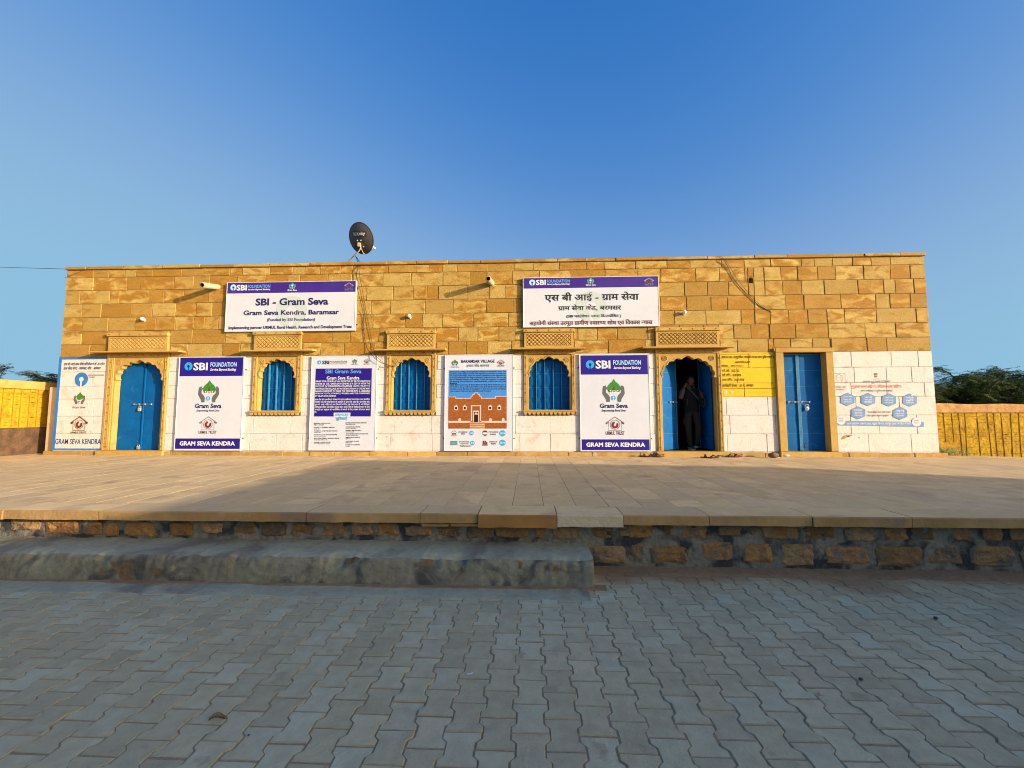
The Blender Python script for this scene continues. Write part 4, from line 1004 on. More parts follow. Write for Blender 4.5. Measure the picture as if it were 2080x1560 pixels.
# tall blue-banded boards ------------------------------------------------
def tall(label, x0, x1, v, hb, fb, circ, sbi, fou, sev, emb, gs, emp, hou, urm, foot):
    t = board('signboard', label, x0, x1, .113, 2.366, D_)
    mb = MB(); mb.poly(rect(v, *hb), -(D_ - .004), 0); mb.build('header_band', M['royal'], t)
    mb = MB(); mb.poly(rect(v, *fb), -(D_ - .004), 0); mb.build('footer_band', M['royal'], t)
    mb = MB(); V_ = v.at(D_ - .004)
    keyhole(mb, V_, circ, IX['cyan'], IX['royal']); mb.build('emblem', IM, t); mb = MB()
    for s_, b_, m_, o_, sh_ in (('SBI', sbi, 'inkw', .03, 0), ('FOUNDATION', fou, 'paleink', .022, 0), ('Service Beyond Banking', sev, 'inkw', .022, .35), ('Gram Seva', gs, 'navy', .03, 0), ('Empowering Rural Lives', emp, 'black', .022, .4), ('URMUL TRUST', urm, 'brown', .014, 0), ('GRAM SEVA KENDRA', foot, 'inkw', .035, 0)):
        text(mb, V_, s_, b_, IX[m_], o_, sh_)
    mb.build('lettering', IM, t)
    mb = MB(); emblem_hands(mb, V_, emb, IX['grey'], IX['green'], IX['cyan'], IX['brown'], IX['inkw']); mb.build('emblem', IM, t); mb = MB(); emblem_house(mb, V_, hou, IX['brown'], IX['maroon'], .016); mb.build('emblem', IM, t)
c3 = View(340, 700, .1474, D_); c8 = View(1160, 660, .1795, D_)
tall('tall white signboard with blue bands standing between the padlocked arched door and a window', -8.49, -6.85, c3, (172, 178, 1040, 433), (105, 1293, 995, 1437), (237, 245, 347, 355), (360, 248, 557, 355), (595, 242, 955, 305), (590, 325, 950, 370), (420, 490, 722, 795), (380, 812, 745, 876), (400, 895, 718, 930), (440, 990, 685, 1175), (430, 1188, 678, 1228), (168, 1332, 932, 1392))
tall('tall white signboard with blue bands beside the open doorway where a man stands', 1.18, 2.785, c8, (108, 343, 868, 560), (121, 1295, 889, 1417), (167, 400, 263, 496), (277, 402, 445, 495), (475, 398, 790, 452), (480, 470, 790, 507), (350, 612, 612, 870), (325, 888, 642, 940), (345, 955, 620, 988), (390, 1038, 605, 1195), (392, 1203, 605, 1245), (172, 1330, 838, 1380))

# services board ---------------------------------------------------------
v4 = View(610, 700, .1474, D_); V_ = v4.at(D_ - .004)
t = board('signboard', 'white signboard with purple text panel and two columns of small print between two windows', -5.20, -3.607, .120, 2.362, D_)
mb = MB(); mb.poly(rect(v4, 200, 328, 978, 990), -(D_ - .004), 0); mb.build('text_panel', M['royal'], t)
mb = MB(); mb.poly(rect(V_, 460, 937, 690, 1000), -(D_ - .002), IX['sheet'])
keyhole(mb, V_, (236, 218, 290, 272), IX['cyan'], IX['sheet'])
for s_, b_, m_, o_, sh_ in (('SBI', (303, 220, 400, 272), 'navy', .02, 0), ('FOUNDATION', (412, 222, 645, 250), 'grey', .006, 0), ('Service Beyond Banking', (408, 256, 640, 274), 'grey', .01, .35), ('Gram Seva', (705, 262, 792, 277), 'navy', .01, 0), ('URMUL TRUST', (872, 265, 958, 279), 'maroon', 0, 0),
                            ('SBI Gram Seva', (345, 341, 843, 396), 'sky_ink', .02, 0), ('Gram Seva Kendra', (365, 436, 815, 482), 'inkw', .02, 0), ('SERVICES', (480, 950, 660, 981), 'cyan', .02, 0), ('सुविधाएँ', (490, 990, 650, 1052), 'cyan', .014, 0)):
    text(mb, V_, s_, b_, IX[m_], o_, sh_, 2, .004)
EN = ["GRAM SEVA KENDRA IS AN INITIATIVE BY SBI FOUNDATION", "UNDER SBI CSR. GRAM SEVA KENDRA IS A SET UP WITH THE", "SUPPORT OF IMPLEMENTING PARTNER URMUL TRUST TO", "DIGITALISE THE VILLAGE BY PROVIDING VARIOUS ONLINE AND", "BANKING SERVICES TO MAKE THE CENTRE INTO A LEARNING", "HUB FOR YOUTH, STUDENTS, WOMEN AND THE COMMUNITY", "AT GRAM SEVA KENDRA"]
for k, s_ in enumerate(EN): text(mb, V_, s_, (210 - k, 492 + 34 * k, (964 if k < 6 else 495), 517 + 34 * k), IX['inkw'], .02, 0, 1, .003)
HI = ["ग^ाम सेवा केंद^ एसबीआई योजना के तहत एसबीआई फाउंडेशन द्वारा समर्थित".replace('द्वा', 'दवा').replace('र्थि', 'थि'), "राष{ट}ीय ट^स{ट} के काया`{न}वयन के सहयोग से ग^ाम एक पहल है। ग^ाम सेवा केंद^", "युवाओं, छात^ों, महिलाओं तथा किसानों के लिए एक ऐसा {स}थान है, जो डिजिटल", "ऑनलाइन सेवाएं और बैंकिंग सेवाएं प^दान करके गाँव को डिजिटल बनाने के लिए", "बनाई है एवं समुदाय को आजीविका को बढ़ाने के लिए अवसर भी प^दान करता".replace('ढ़', 'ढ')]
for k, s_ in enumerate(HI): text(mb, V_, s_, (203, 738 + 35 * k, 957, 772 + 35 * k), IX['inkw'], .012, 0, 1, .003)
text(mb, V_, 'है।', (195, 915, 222, 945), IX['inkw'], .012, 0, 1, .003)
for k, (s_, x1, h_, x2) in enumerate((("PRINTING & PHOTOCOPY", 418, "प्रिंटिंग व फोटोकॉपी".replace('प्रि', 'प^ि'), 325), ("ACCESS TO INTERNET SERVICES", 474, "इंटरनेट सेवा", 268), ("ACCESS TO COMPUTER EDUCATION", 508, "कं{प}यूटर शिक्षा".replace('क्ष', '{क}ष'), 285), ("ACCESS TO BOOK AND NEWSPAPER", 510, "पु{स}तक और अखबार की पहुंच", 350), ("SKILL DEVELOPMENT TRAINING CENTRE", 538, "कौशल विकास प^शिक्षण केंद^".replace('क्ष', '{क}ष'), 375), ("ONLINE COURSES FOR ALL", 420, "सभी के लिए ऑनलाइन पाठ{य}क^म", 408))):
    y = (1078, 1134, 1182, 1234, 1284, 1338)[k]
    text(mb, V_, s_, (190, y, x1, y + 15), IX['black'], .024, 0, 1); text(mb, V_, h_, (190, y + 19, x2, y + 37), IX['grey'], .018, 0, 1)
for k, (s_, x1, h_, x2) in enumerate((("BANKING/FINANCIAL SERVICES", 915, "बैंकिंग/वित{त}ीय सेवा", 760), ("ONLINE EXAM CENTRE", 828, "ऑनलाइन परीक्षा केंद^".replace('क्ष', '{क}ष'), 765), ("GENERAL MEETING HALL", 845, "सामा{न}य बैठक हॉल", 745), ("ONLINE REGISTRATION SERVICES", 935, "ऑनलाइन पंजीकरण सेवा", 795), ("AMBULANCE SERVICE", 820, "एंबुलेंस सेवा", 698), ("COACHING CLASSES", 808, "कोचिंग कक्षा".replace('क्ष', '{क}ष'), 712), ("ACCESS TO E-LIBRARY", 825, "ई-लाइब^ेरी", 685))):
    y = (1070, 1126, 1176, 1222, 1271, 1324, 1372)[k]
    text(mb, V_, s_, (625, y, x1, y + 15), IX['black'], .024, 0, 1); text(mb, V_, h_, (625, y + 19, x2, y + 36), IX['grey'], .018, 0, 1)
mb.build('lettering', IM, t)
mb = MB(); emblem_hands(mb, V_, (718, 195, 782, 260), IX['grey'], IX['green'], IX['cyan'], None, None); mb.build('emblem', IM, t); mb = MB(); emblem_house(mb, V_, (875, 195, 958, 262), IX['brown'], IX['maroon'], .03); mb.build('emblem', IM, t)

# village board with the printed picture ---------------------------------
v5 = View(880, 700, .1474, D_); V_ = v5.at(D_ - .004)
t = board('signboard', 'white signboard with a printed picture of a red stone village house under blue sky', -1.978, -.367, .115, 2.367, D_)
PICM = ['pic_sky', 'pic_wall', 'pic_trim', 'pic_dark', 'pic_step', 'pic_sand']
mat_sky = mat('printed_sky', (.045, .20, .58), rough=.4, col2=(.06, .24, .62), scale=1.5)
mat_wall = mat('printed_red_wall', (.34, .11, .02), rough=.45, col2=(.22, .06, .012), scale=26, stretch=(1, 1, 2.4), fine=.2)
mat_trim = mat('printed_trim', (.66, .48, .40), rough=.45); mat_step = mat('printed_steps', (.55, .36, .2), rough=.45, col2=(.45, .27, .14), scale=20)
b = Box2(V_, (212, 352, 1012, 1157)); pm = MB()
q = lambda x, y: ((x - 212) / 800, 1 - (y - 352) / 805)
def PP(pts, m, lift): b.P(pm, [q(*p) for p in pts], m, lift)
def RR(x0, y0, x1, y1, m, lift): PP([(x0, y1), (x1, y1), (x1, y0), (x0, y0)], m, lift)
RR(212, 352, 1012, 740, 0, .001)
sil = [(212, 722), (310, 722), (310, 742), (520, 742), (520, 712), (545, 712), (545, 688), (572, 688), (572, 668), (615, 668), (615, 688), (640, 688), (640, 714), (662, 714), (662, 742), (860, 742), (860, 716), (1012, 716), (1012, 1157), (212, 1157)]
PP(sil, 1, .002)
tr = sil[:18]
b.S(pm, [q(*p) for p in [(212, 718), (312, 718)]], .010, 2, .003)
for i in range(len(tr) - 1):
    (xa, ya), (xb, yb) = tr[i], tr[i + 1]
    if ya == yb: RR(xa - 3, ya - 5, xb + 3, ya + 4, 2, .003 + .0001 * (i % 3))
    else: RR(xa - 4, min(ya, yb) - 5, xa + 4, max(ya, yb) + 4, 2, .0034 + .0001 * (i % 3))
RR(522, 838, 662, 1068, 2, .003); RR(540, 850, 645, 1060, 1, .004); RR(553, 912, 632, 1060, 2, .005); RR(565, 930, 622, 1068, 3, .006)
b.P(pm, [q(567 + 55 * k / 8, 965 - 28 * math.sin(math.pi * k / 8)) for k in range(9)], 2, .007)
for x in (317, 437, 786, 911): RR(x - 26, 845, x + 26, 905, 2, .003); RR(x - 14, 860, x + 14, 893, 3, .004); PP([(x - 12, 846), (x + 12, 846), (x, 826)], 2, .0032)
RR(212, 1052, 1012, 1078, 2, .003); RR(505, 1062, 715, 1157, 4, .0045)
for k in range(3): RR(505 - 4 * k, 1084 + 26 * k, 715 + 4 * k, 1090 + 26 * k, 1, .0055)
for x in (370, 790, 965): b.P(pm, [q(x + 20 * math.cos(t_), 1040 + 26 * math.sin(t_)) for t_ in [2 * math.pi * k / 14 for k in range(14)]], 2, .004)
pm.build('printed_picture', [mat_sky, mat_wall, mat_trim, M['black'], mat_step], t)
mb = MB()
text(mb, V_, 'BARAMSAR VILLAGE', (385, 208, 847, 250), IX['navy'], .022); text(mb, V_, 'हमारा गाँव बरमसर', (458, 262, 772, 314), IX['grey'], .012)
text(mb, V_, 'Gram Seva', (240, 297, 358, 316), IX['navy'], .015); text(mb, V_, 'URMUL TRUST', (880, 286, 983, 306), IX['brown'])
VT = ["Baramsar is a village in the Jaisalmer district of Rajasthan, India. The", "population of the village is around 1330. Agriculture is the main occupation for", "the people of the village. There are various communities in the village that live", "in peace and harmony. The village is famous for religious shrines. There is a big", "fair on Vaishakhi Purnima in the village. People are engaged in occupations", "like farming, brick production, animal husbandry, construction work and", "MGNREGA."]
for k, s_ in enumerate(VT): text(mb, V_, s_, (233, 362 + 27 * k, (1003 if k < 6 else 335), 386 + 27 * k), IX['black'], .016, 0, 1, .004)
VH = ["बरमसर भारत के राज{स}थान रा{ज}य के जैसलमेर जिले का एक गाँव है, गाँव की आबादी करीब १३३० है,", "गाँव के लोगों का मु{ख}य काम कृषि है, गाँव में विभि{न}न समुदाय हैं जो शांति और सद्भाव से रहते हैं, यह", "गाँव धामिक {स}थलों के लिए प^सि{द}ध है, वैशाखी पूणिमा पर गाँव में बड़ा मेला लगता है, लोग खेती, ई`ट", "उ{त}पादन, पशुपालन, निमा`ण काय` और मनरेगा जैसे {व}यवसायों में लगे हुए हैं,"]
for k, s_ in enumerate(VH): text(mb, V_, s_.replace('ड़', 'ड'), (233, 542 + 29 * k, (1003 if k < 3 else 795), 568 + 29 * k), IX['navy'], .012, 0, 1, .004)
for s_, b_ in (('HOUSEHOLD', (350, 1195, 475, 1214)), ('परिवार', (380, 1218, 440, 1240)), ('POPULATION', (768, 1195, 898, 1214)), ('जनसं{ख}या', (780, 1224, 865, 1246)), ('EDUCATIONAL', (358, 1330, 500, 1348)), ('INSTITUTES', (375, 1358, 485, 1374)), ('शैक्षणिक सं{स}थान'.replace('क्ष', '{क}ष'), (365, 1385, 518, 1408)), ('LIVESTOCK', (775, 1330, 887, 1348)), ('पशुधन', (795, 1356, 862, 1384))):
    text(mb, V_, s_, b_, IX['black'], .022, 0, 1)
for (x, y, r_), s_ in (((527, 1218, 31), '152'), ((955, 1222, 42), '1330'), ((540, 1357, 31), '02'), ((955, 1352, 42), '3500')):
    b2 = Box2(V_, (x - r_, y - r_, x + r_, y + r_)); b2.D(mb, .5, .5, .5, IX['cyan']); text(mb, V_, s_, (x - r_ * .78, y - 13, x + r_ * .78, y + 13), IX['inkw'], .02, 0, 1, .0035)
mb.build('lettering', IM, t)
mb = MB(); emblem_hands(mb, V_, (252, 205, 345, 290), IX['grey'], IX['green'], IX['cyan'], None, None); mb.build('emblem', IM, t); mb = MB(); emblem_house(mb, V_, (880, 208, 985, 284), IX['brown'], IX['maroon'], .03)
mb.build('emblem', IM, t); mb = MB(); b2 = Box2(V_, (247, 1180, 328, 1265)); b2.S(mb, [(.0, .62), (.5, .95), (1, .62)], .06, IX['grey'])
for u in (.25, .5, .75): b2.D(mb, u, .42, .13, IX['brown'], .003, 14)
b2.P(mb, [(.05, .05), (.95, .05), (.95, .22), (.05, .22)], IX['lgrey'])
mb.build('pictogram', IM, t); mb = MB(); b2 = Box2(V_, (675, 1180, 752, 1260)); b2.D(mb, .5, .5, .48, IX['brown']); b2.P(mb, [(.02, .3), (.98, .3), (.9, .62), (.1, .62)], IX['inkw'], .003)
for u in (.3, .5, .7): b2.D(mb, u, .72, .12, IX['maroon'], .004, 12)
mb.build('pictogram', IM, t); mb = MB(); b2 = Box2(V_, (240, 1328, 332, 1385)); b2.P(mb, [(0, 0), (1, 0), (1, 1), (0, 1)], IX['brown']); b2.P(mb, [(.06, .1), (.94, .1), (.94, .9), (.06, .9)], IX['teal'], .003)
mb.build('pictogram', IM, t); mb = MB(); b2 = Box2(V_, (678, 1315, 750, 1392)); b2.P(mb, [(.02, 0), (.98, 0), (.98, .25), (.02, .25)], IX['brown']); b2.P(mb, [(.1, .3), (.45, .3), (.4, .75), (.15, .95), (.05, .7)], IX['maroon']); b2.P(mb, [(.5, .3), (.98, .3), (.95, .6), (.55, .62)], IX['brown']); b2.D(mb, .62, .75, .14, IX['maroon'], .003, 14)
mb.build('pictogram', IM, t)

# the two wide boards over the windows -----------------------------------
def wide(label, x0, x1, z0, z1, v, band, circ, sbi, fou, sev, emb, gs, hou, urm, mark, lines):
    d = .075; v = v.at(d - .004)
    t = board('signboard', label, x0, x1, z0, z1, d)
    mb = MB(); mb.box(x0 - .004, x0 - .0005, -d + .004, -.013, z0 + .01, z1 - .01); mb.build('side_wrap', M['purple'], t)
    mb = MB(); b = Box2(v, band); mb.poly([(x0 + .012, b.z0), (x1 - .012, b.z0), (x1 - .012, z1 - .012), (x0 + .012, z1 - .012)], -(d - .0045), 0); mb.build('header_band', M['purple'], t)
    mb = MB(); keyhole(mb, v, circ, IX['paleink'], IX['purple']); mb.build('emblem', IM, t); mb = MB(); keyhole(mb, v, mark, IX['water'], IX['sheet'], .0008); mb.build('watermark', IM, t); mb = MB()
    for s_, b_, m_, o_, sh_ in (('SBI', sbi, 'inkw', .032, 0), ('FOUNDATION', fou, 'sky_ink', .024, 0), ('Service Beyond Banking', sev, 'inkw', .024, .35), ('Gram Seva', gs, 'inkw', .02, 0), ('URMUL TRUST', urm, 'lgrey', .0, 0)):
        text(mb, v, s_, b_, IX[m_], o_, sh_)
    for s_, b_, m_, o_ in lines: text(mb, v, s_, b_, IX[m_], o_, 0, 3, .0035)
    mb.build('lettering', IM, t)
    mb = MB(); emblem_hands(mb, v, emb, IX['teal'], IX['teal'], IX['paleink'], None, None); Box2(v, emb).D(mb, .5, .52, .12, IX['inkw'], .0045, 14); mb.build('emblem', IM, t); mb = MB(); emblem_house(mb, v, hou, IX['lgrey'], IX['brown'], .03); mb.build('emblem', IM, t)
c2 = View(440, 440, .17308, .07); c7 = View(1040, 540, .1538, .07)
wide('wide white signboard with purple band and dark English lettering under the satellite dish', -7.375, -4.155, 2.972, 4.195, c2, (135, 768, 1645, 892), (162, 796, 234, 868), (236, 801, 355, 868), (366, 799, 630, 838), (366, 846, 630, 868), (848, 774, 930, 850), (832, 852, 942, 873), (1500, 775, 1608, 845), (1503, 848, 1605, 866), (695, 930, 1060, 1295),
     [('SBI - Gram Seva', (460, 955, 1312, 1040), 'navy', .03), ('Gram Seva Kendra, Baramsar', (318, 1095, 1437, 1162), 'navy', .028), ('(Funded by SBI Foundation)', (593, 1190, 1155, 1236), 'navy', .02), ('Implementing partner URMUL Rural Health, Research and Development Trust', (143, 1279, 1588, 1326), 'navy', .026)])
wide('wide white signboard with purple band and black Hindi lettering beside the second rain spout', -.128, 3.05, 3.002, 4.2, c7, (145, 155, 1930, 288), (227, 180, 308, 261), (316, 184, 446, 254), (460, 181, 765, 222), (460, 231, 765, 256), (990, 155, 1085, 238), (977, 240, 1105, 263), (1745, 160, 1875, 236), (1752, 238, 1872, 258), (840, 330, 1250, 740),
     [('एस बी आई - ग^ाम सेवा', (435, 345, 1677, 478), 'black', .016), ('ग^ाम सेवा केंद^, बरमसर', (612, 508, 1445, 594), 'black', .016), ('(SBI फाउंडेशन दवारा वि{त}तपोषित )', (720, 635, 1440, 690), 'black', .014), ('सहयोगी सं{स}था उरमूल ग^ामीण {स}वा{स}{थ}य शोध एवं विकास {न}यास', (235, 710, 1857, 796), 'brown', .016)])
# ------------------------------------------------------------------ dish
dx, dz = W(733.8, 484.2, -.9); DY = .9
t = thing('satellite_dish', (dx - .5, DY + .1, 4.6), 'dark grey satellite dish on a bent pole on the flat roof', 'satellite dish')
ax = Vector((.31, .84, .42)).normalized()                       # the way the dish faces (away from us, up)
up_ = (Vector((0, 0, 1)) - ax * ax.z).normalized(); sd_ = ax.cross(up_)
tw = R(8); u2_ = up_ * math.cos(tw) + sd_ * math.sin(tw); s2_ = sd_ * math.cos(tw) - up_ * math.sin(tw)
Cn = Vector((dx, DY, dz)); RA, RB = .395, .405
mb = MB(); n = 40; vv = []
for k in range(9):
    r_ = k / 8
    for i in range(n):
        a_ = 2 * math.pi * i / n; vv.append(Cn + s2_ * (RA * r_ * math.cos(a_)) + u2_ * (RB * r_ * math.sin(a_)) + ax * (.085 * (r_ * r_ - 1)))
mb.add(vv, [(k * n + i, k * n + (i + 1) % n, (k + 1) * n + (i + 1) % n, (k + 1) * n + i) for k in range(8) for i in range(n)], 0, True)
mb.tube([Cn + s2_ * RA * math.cos(2 * math.pi * i / 40) + u2_ * RB * math.sin(2 * math.pi * i / 40) for i in range(41)], .008, 6, 0, False)
mb.build('reflector', M['dish'], t, weld=True)
def dish_pt(u, v, lift=.004):
    r2_ = (u / RA) ** 2 + (v / RB) ** 2; return Cn - s2_ * u + u2_ * v + ax * (.085 * (r2_ - 1) - lift)
if s2_.x > 0: sgn_ = -1
else: sgn_ = 1
DP = lambda u, v, lift=.004: dish_pt(u * sgn_, v, lift)
mb = MB(); nn = 8; vv = [DP(-.23 + .46 * i / nn, .045 + .14 * j / 2, .006) for i in range(nn + 1) for j in range(3)]
mb.add(vv, [(i * 3 + j, (i + 1) * 3 + j, (i + 1) * 3 + j + 1, i * 3 + j + 1) for i in range(nn) for j in range(2)], 0)
for s_, (x0, x1, y0, y1), o_ in (('TATA', (-.20, .0, .07, .15), .02), ('sky', (.025, .205, .058, .168), .035)):
    v, f = glyphs(s_, o_); a0, a1 = min(p[0] for p in v), max(p[0] for p in v); b0, b1 = min(p[1] for p in v), max(p[1] for p in v)
    mb.add([DP(x0 + (x1 - x0) * (p[0] - a0) / (a1 - a0), y0 + (y1 - y0) * (p[1] - b0) / (b1 - b0), .0085) for p in v], f, 1)
mb.add([DP(.008, .07, .0085), DP(.012, .07, .0085), DP(.012, .16, .0085), DP(.008, .16, .0085)], [(0, 1, 2, 3)], 1)
mb.build('lettering', [M['darksteel'], M['inkw']], t)
def P3(x, y, d): a = W(x, y, -d); return Vector((a[0], d, a[1]))
mb = MB(); pm_ = DP(0, -.17, .06)
mb.tube([P3(702, 534, DY + .2) + Vector((0, 0, -.06)), P3(721.5, 517, DY + .05), P3(729, 510, DY - .02), P3(733, 503, DY - .06), pm_], .017, 8); mb.build('pole', M['pipe'], t)
mb = MB(); c_ = DP(0, -.16, .05); mb.box(c_.x - .035, c_.x + .035, c_.y - .03, c_.y + .05, c_.z - .05, c_.z + .055)
for u, v in ((.05, -.05), (.09, -.21), (-.06, -.05)): p = DP(u, v, .015); mb.ball(p, .018, .018, .018, 8, 6)
mb.build('bracket', M['pipe'], t)
mb = MB(); low = DP(.03, -.40, .04); lnb = P3(759, 503, DY + .28)
mb.tube([DP(.02, -.22, .05), low, low + (lnb - low) * .12, lnb], .011, 8); mb.build('feed_arm', M['pipe'], t)
mb = MB(); d2 = (Cn - lnb).normalized(); mb.tube([lnb - d2 * .05, lnb + d2 * .01, lnb + d2 * .07], [.03, .032, .045], 10); mb.build('receiver', M['bulb'], t)
mb = MB(); k0 = P3(721.5, 519, DY + .04)
mb.tube([k0, P3(728, 536, .5), P3(727.5, 537.5, .3)], .006, 6); mb.tube([k0, P3(735, 536.5, .6)], .006, 6); mb.build('stay', M['darksteel'], t)

# ------------------------------------------------------------------ cables
def F3(x, y, d): a = W(x, y, d); return Vector((a[0], -d, a[1]))
def smooth(pts, n=6):
    out = []
    for i in range(len(pts) - 1):
        p0, p1, p2, p3 = pts[max(i - 1, 0)], pts[i], pts[i + 1], pts[min(i + 2, len(pts) - 1)]
        for k in range(n):
            t_ = k / n; out.append(.5 * ((2 * p1) + (p2 - p0) * t_ + (2 * p0 - 5 * p1 + 4 * p2 - p3) * t_ ** 2 + (3 * p1 - p0 - 3 * p2 + p3) * t_ ** 3))
    return out + [pts[-1]]
def cable(pts, r, label, name='cable'):
    o_ = Vector(pts[0]); mb = MB(); mb.tube(smooth(pts), r, 6); return tag(mb.build(name, M['wire']), label, 'cable')
cable([P3(722, 519.5, .93), P3(727, 533, .4), F3(727.5, 541, .045), F3(723.5, 560, .04), F3(724.5, 580, .03), F3(733, 615, .095), F3(738, 640, .03), F3(738.5, 670, .02), F3(744, 702, .03), F3(752, 716, .08), F3(765, 731, .12), F3(785, 741, .10), F3(800, 743.5, .06), F3(808, 743, -.12)], .0065, 'black dish cable sagging along the wall, ending in the arch of the second window')
cable([P3(722, 519.5, .95), P3(729.5, 533, .4), F3(729.5, 541, .045), F3(730, 556, .04), F3(737, 595, .03), F3(745, 640, .03), F3(757, 700, .03), F3(764, 722, .06), F3(779, 737, .09), F3(795, 743.5, .06), F3(806, 744, -.12)], .005, 'thinner black cable hanging a little right of the dish cable')
cable([P3(1470, 527, .2), F3(1468, 524, .05), F3(1478, 541, .03), F3(1488, 564, .02), F3(1496, 575, .02), F3(1518, 598, .02), F3(1540, 619, .02), F3(1567, 635, .01)], .0055, 'dark wire drooping from the roof edge past the wall hole, lower strand of the pair', 'hanging_wire')
cable([P3(1467, 526, .2), F3(1472, 526, .05), F3(1481, 539, .035), F3(1497, 566, .025), F3(1527, 603, .025), F3(1550, 624, .02), F3(1566, 633.5, .01)], .004, 'dark wire drooping from the roof edge past the wall hole, upper strand of the pair', 'hanging_wire')
a_ = Vector((XL + .05, -.02, 4.62)); v_ = unproj(-60, 541); b_ = Vector((0, -DC, HC)) + v_ * ((DC + 2.5) / v_.y); b_ = a_ + (b_ - a_) * 5
cable([a_, a_ * .6 + b_ * .4, b_], .006, 'thin overhead wire running left from the top left corner of the building', 'overhead_wire')
cable([F3(183, 542, .045), F3(165, 551, .02), F3(135, 563, .015), F3(132, 565, .012)], .003, 'short thin wire pinned across the top left corner of the wall', 'hanging_wire')

# ------------------------------------------------------------------ wall bulbs
for x, y, lb in ((291, 649, 'small white bulb holder on the wall above the padlocked arched door'), (832, 643, 'small white bulb holder on the wall above the second window'), (1390, 635.5, 'small white bulb holder on the wall above the open doorway')):
    p = F3(x, y, .05); t = thing('wall_bulb', (p.x, 0, p.z), lb, 'wall light', 'bulb holders along the stone wall')
    mb = MB(); mb.ball((p.x, -.075, p.z + .01), .046, .046, .046, 14, 9); mb.build('bulb', M['bulb'], t)
    mb = MB(); mb.tube([(p.x, .005, p.z - .012), (p.x, -.03, p.z - .008), (p.x, -.045, p.z)], [.03, .026, .024], 10); mb.tube([(p.x, -.008, p.z + .03), (p.x, -.008, p.z - .05)], .009, 6); mb.build('holder', M['alu'], t)

# ------------------------------------------------------------------ padlocks
def padlock(x, z, y, lb, r=.04, round_=False, rot=0):
    t = thing('padlock', (x, y, z), lb, 'padlock')
    mb = MB()
    if round_: mb.ball((x, y - .022, z - .005), r * 1.15, .02, r * 1.25, 16, 10)
    else: mb.cbox(x - r, x + r, y - .038, y - .006, z - r * 1.1, z + r * .9, .008)
    mb.build('body', M['lock'], t); mb = MB()
    mb.tube([(x - r * .6, y - .02, z + r * .8)] + [(x + r * .6 * math.cos(a), y - .02, z + r * 1.7 + r * .55 * math.sin(a)) for a in [math.pi * (1 - k / 8) for k in range(9)]] + [(x + r * .6, y - .02, z + r * .8)], .0075, 6)
    mb.build('shackle', M['steel'], t)
p = W(284.5, 831.5, -.1); padlock(p[0], p[1], .112, 'steel padlock hanging from the bolt of the blue arched door')
p = W(281.5, 909.5, -.1); padlock(p[0], p[1], .112, 'steel padlock at the foot of the blue arched door', .036)
p = W(1440 + 1292 * .1538, 700 + 842 * .1538, -.1); padlock(p[0], p[1], .112, 'shiny round padlock hanging from the bolt of the plain blue door', .044, True)

# ------------------------------------------------------------------ sandals, rock, scrap
def sandal(x, y, rot, lb, grp, mt='leather', flip=False, tilt=0):
    t = thing('sandal', (x, y, 0), lb, 'sandal', grp); t.rotation_euler = (0, tilt, rot)
    out = []
    for k in range(22):
        a = 2 * math.pi * k / 22; l = .13 * math.sin(a); w_ = (.046 if l > 0 else .036) * math.cos(a) * (1 - .18 * math.exp(-((l) / .04) ** 2)); out.append((w_, l))
    def bl(mb, nm, m):
        mb2 = mb.build(nm, m); mb2.parent = t; return mb2
    mb = MB(); mb.hprism(out, .002, .02); bl(mb, 'sole', M[mt])
    mb = MB()
    for l0, l1, hh in ((.045, .02, .055), (-.01, .045, .05)):
        mb.tube([(-.044, l0, .015), (-.03, (l0 * 2 + l1) / 3, .015 + hh * .7), (0, (l0 + l1) / 2, .018 + hh), (.03, (l0 + 2 * l1) / 3, .015 + hh * .7), (.044, l1, .015)], .009, 6)
    mb.tube([(-.035, -.06, .015), (-.03, -.105, .05), (0, -.125, .06), (.03, -.105, .05), (.035, -.06, .015)], .007, 6); bl(mb, 'strap', M[mt])
q0 = G(1311, 928.5); q1 = G(1333, 928.5); q2 = G(1438, 930); q3 = G(1450, 930.5); q4 = G(1485, 929); q5 = G(1497, 929)
S_ = 'sandals left on the plaza by the doorway'
sandal(q0[0], q0[1], 1.3, 'brown sandal, leftmost of the tangle below the blue banded sign', S_)
sandal(q0[0] + .16, q0[1] + .04, 1.9, 'brown sandal, second from the left in the tangle left of the doorway step', S_)
sandal(q1[0] - .04, q1[1] - .02, 1.2, 'brown sandal, third in the tangle left of the doorway step', S_)
sandal(q1[0] + .08, q1[1] + .06, 1.75, 'brown sandal, rightmost of the tangle, touching the doorway step', S_)
sandal(q2[0] - .03, q2[1], 1.1, 'dark sandal, left one of the pair in front of the doorway sill', S_, 'leather')
sandal(q3[0], q3[1] - .03, 1.9, 'dark sandal, right one of the pair in front of the doorway sill', S_, 'leather')
sandal(q4[0], q4[1], 1.4, 'maroon sandal, left one of the pair under the whitewashed wall', S_, 'leather2')
sandal(q5[0] + .02, q5[1] + .02, 1.8, 'maroon sandal, right one of the pair under the whitewashed wall', S_, 'leather2')
p = G(1571, 930); mb = MB(); mb.ball((0, 0, .062), .105, .085, .062, 18, 12, 0, lambda v: v * (1 + .22 * noise.noise(v * 1.7 + Vector((4, 1, 2)))))
o = mb.build('rock', M['rock']); o.location = (p[0], p[1], -.004); tag(o, 'loose brown rock on the plaza beside the plain blue door', 'rock')
p = G(1597, 928); mb = MB(); mb.ball((0, 0, .03), .085, .05, .03, 14, 9, 0, lambda v: v * (1 + .4 * noise.noise(v * 2.6 + Vector((1, 7, 2)))))
mb.tube([(-.08, .05, .12), (-.06, .03, .08), (-.02, .0, .05), (.02, 0, .04)], .016, 6, 1); mb.tube([(.04, .05, .13), (.02, .02, .08), (0, 0, .04)], .012, 6, 1)
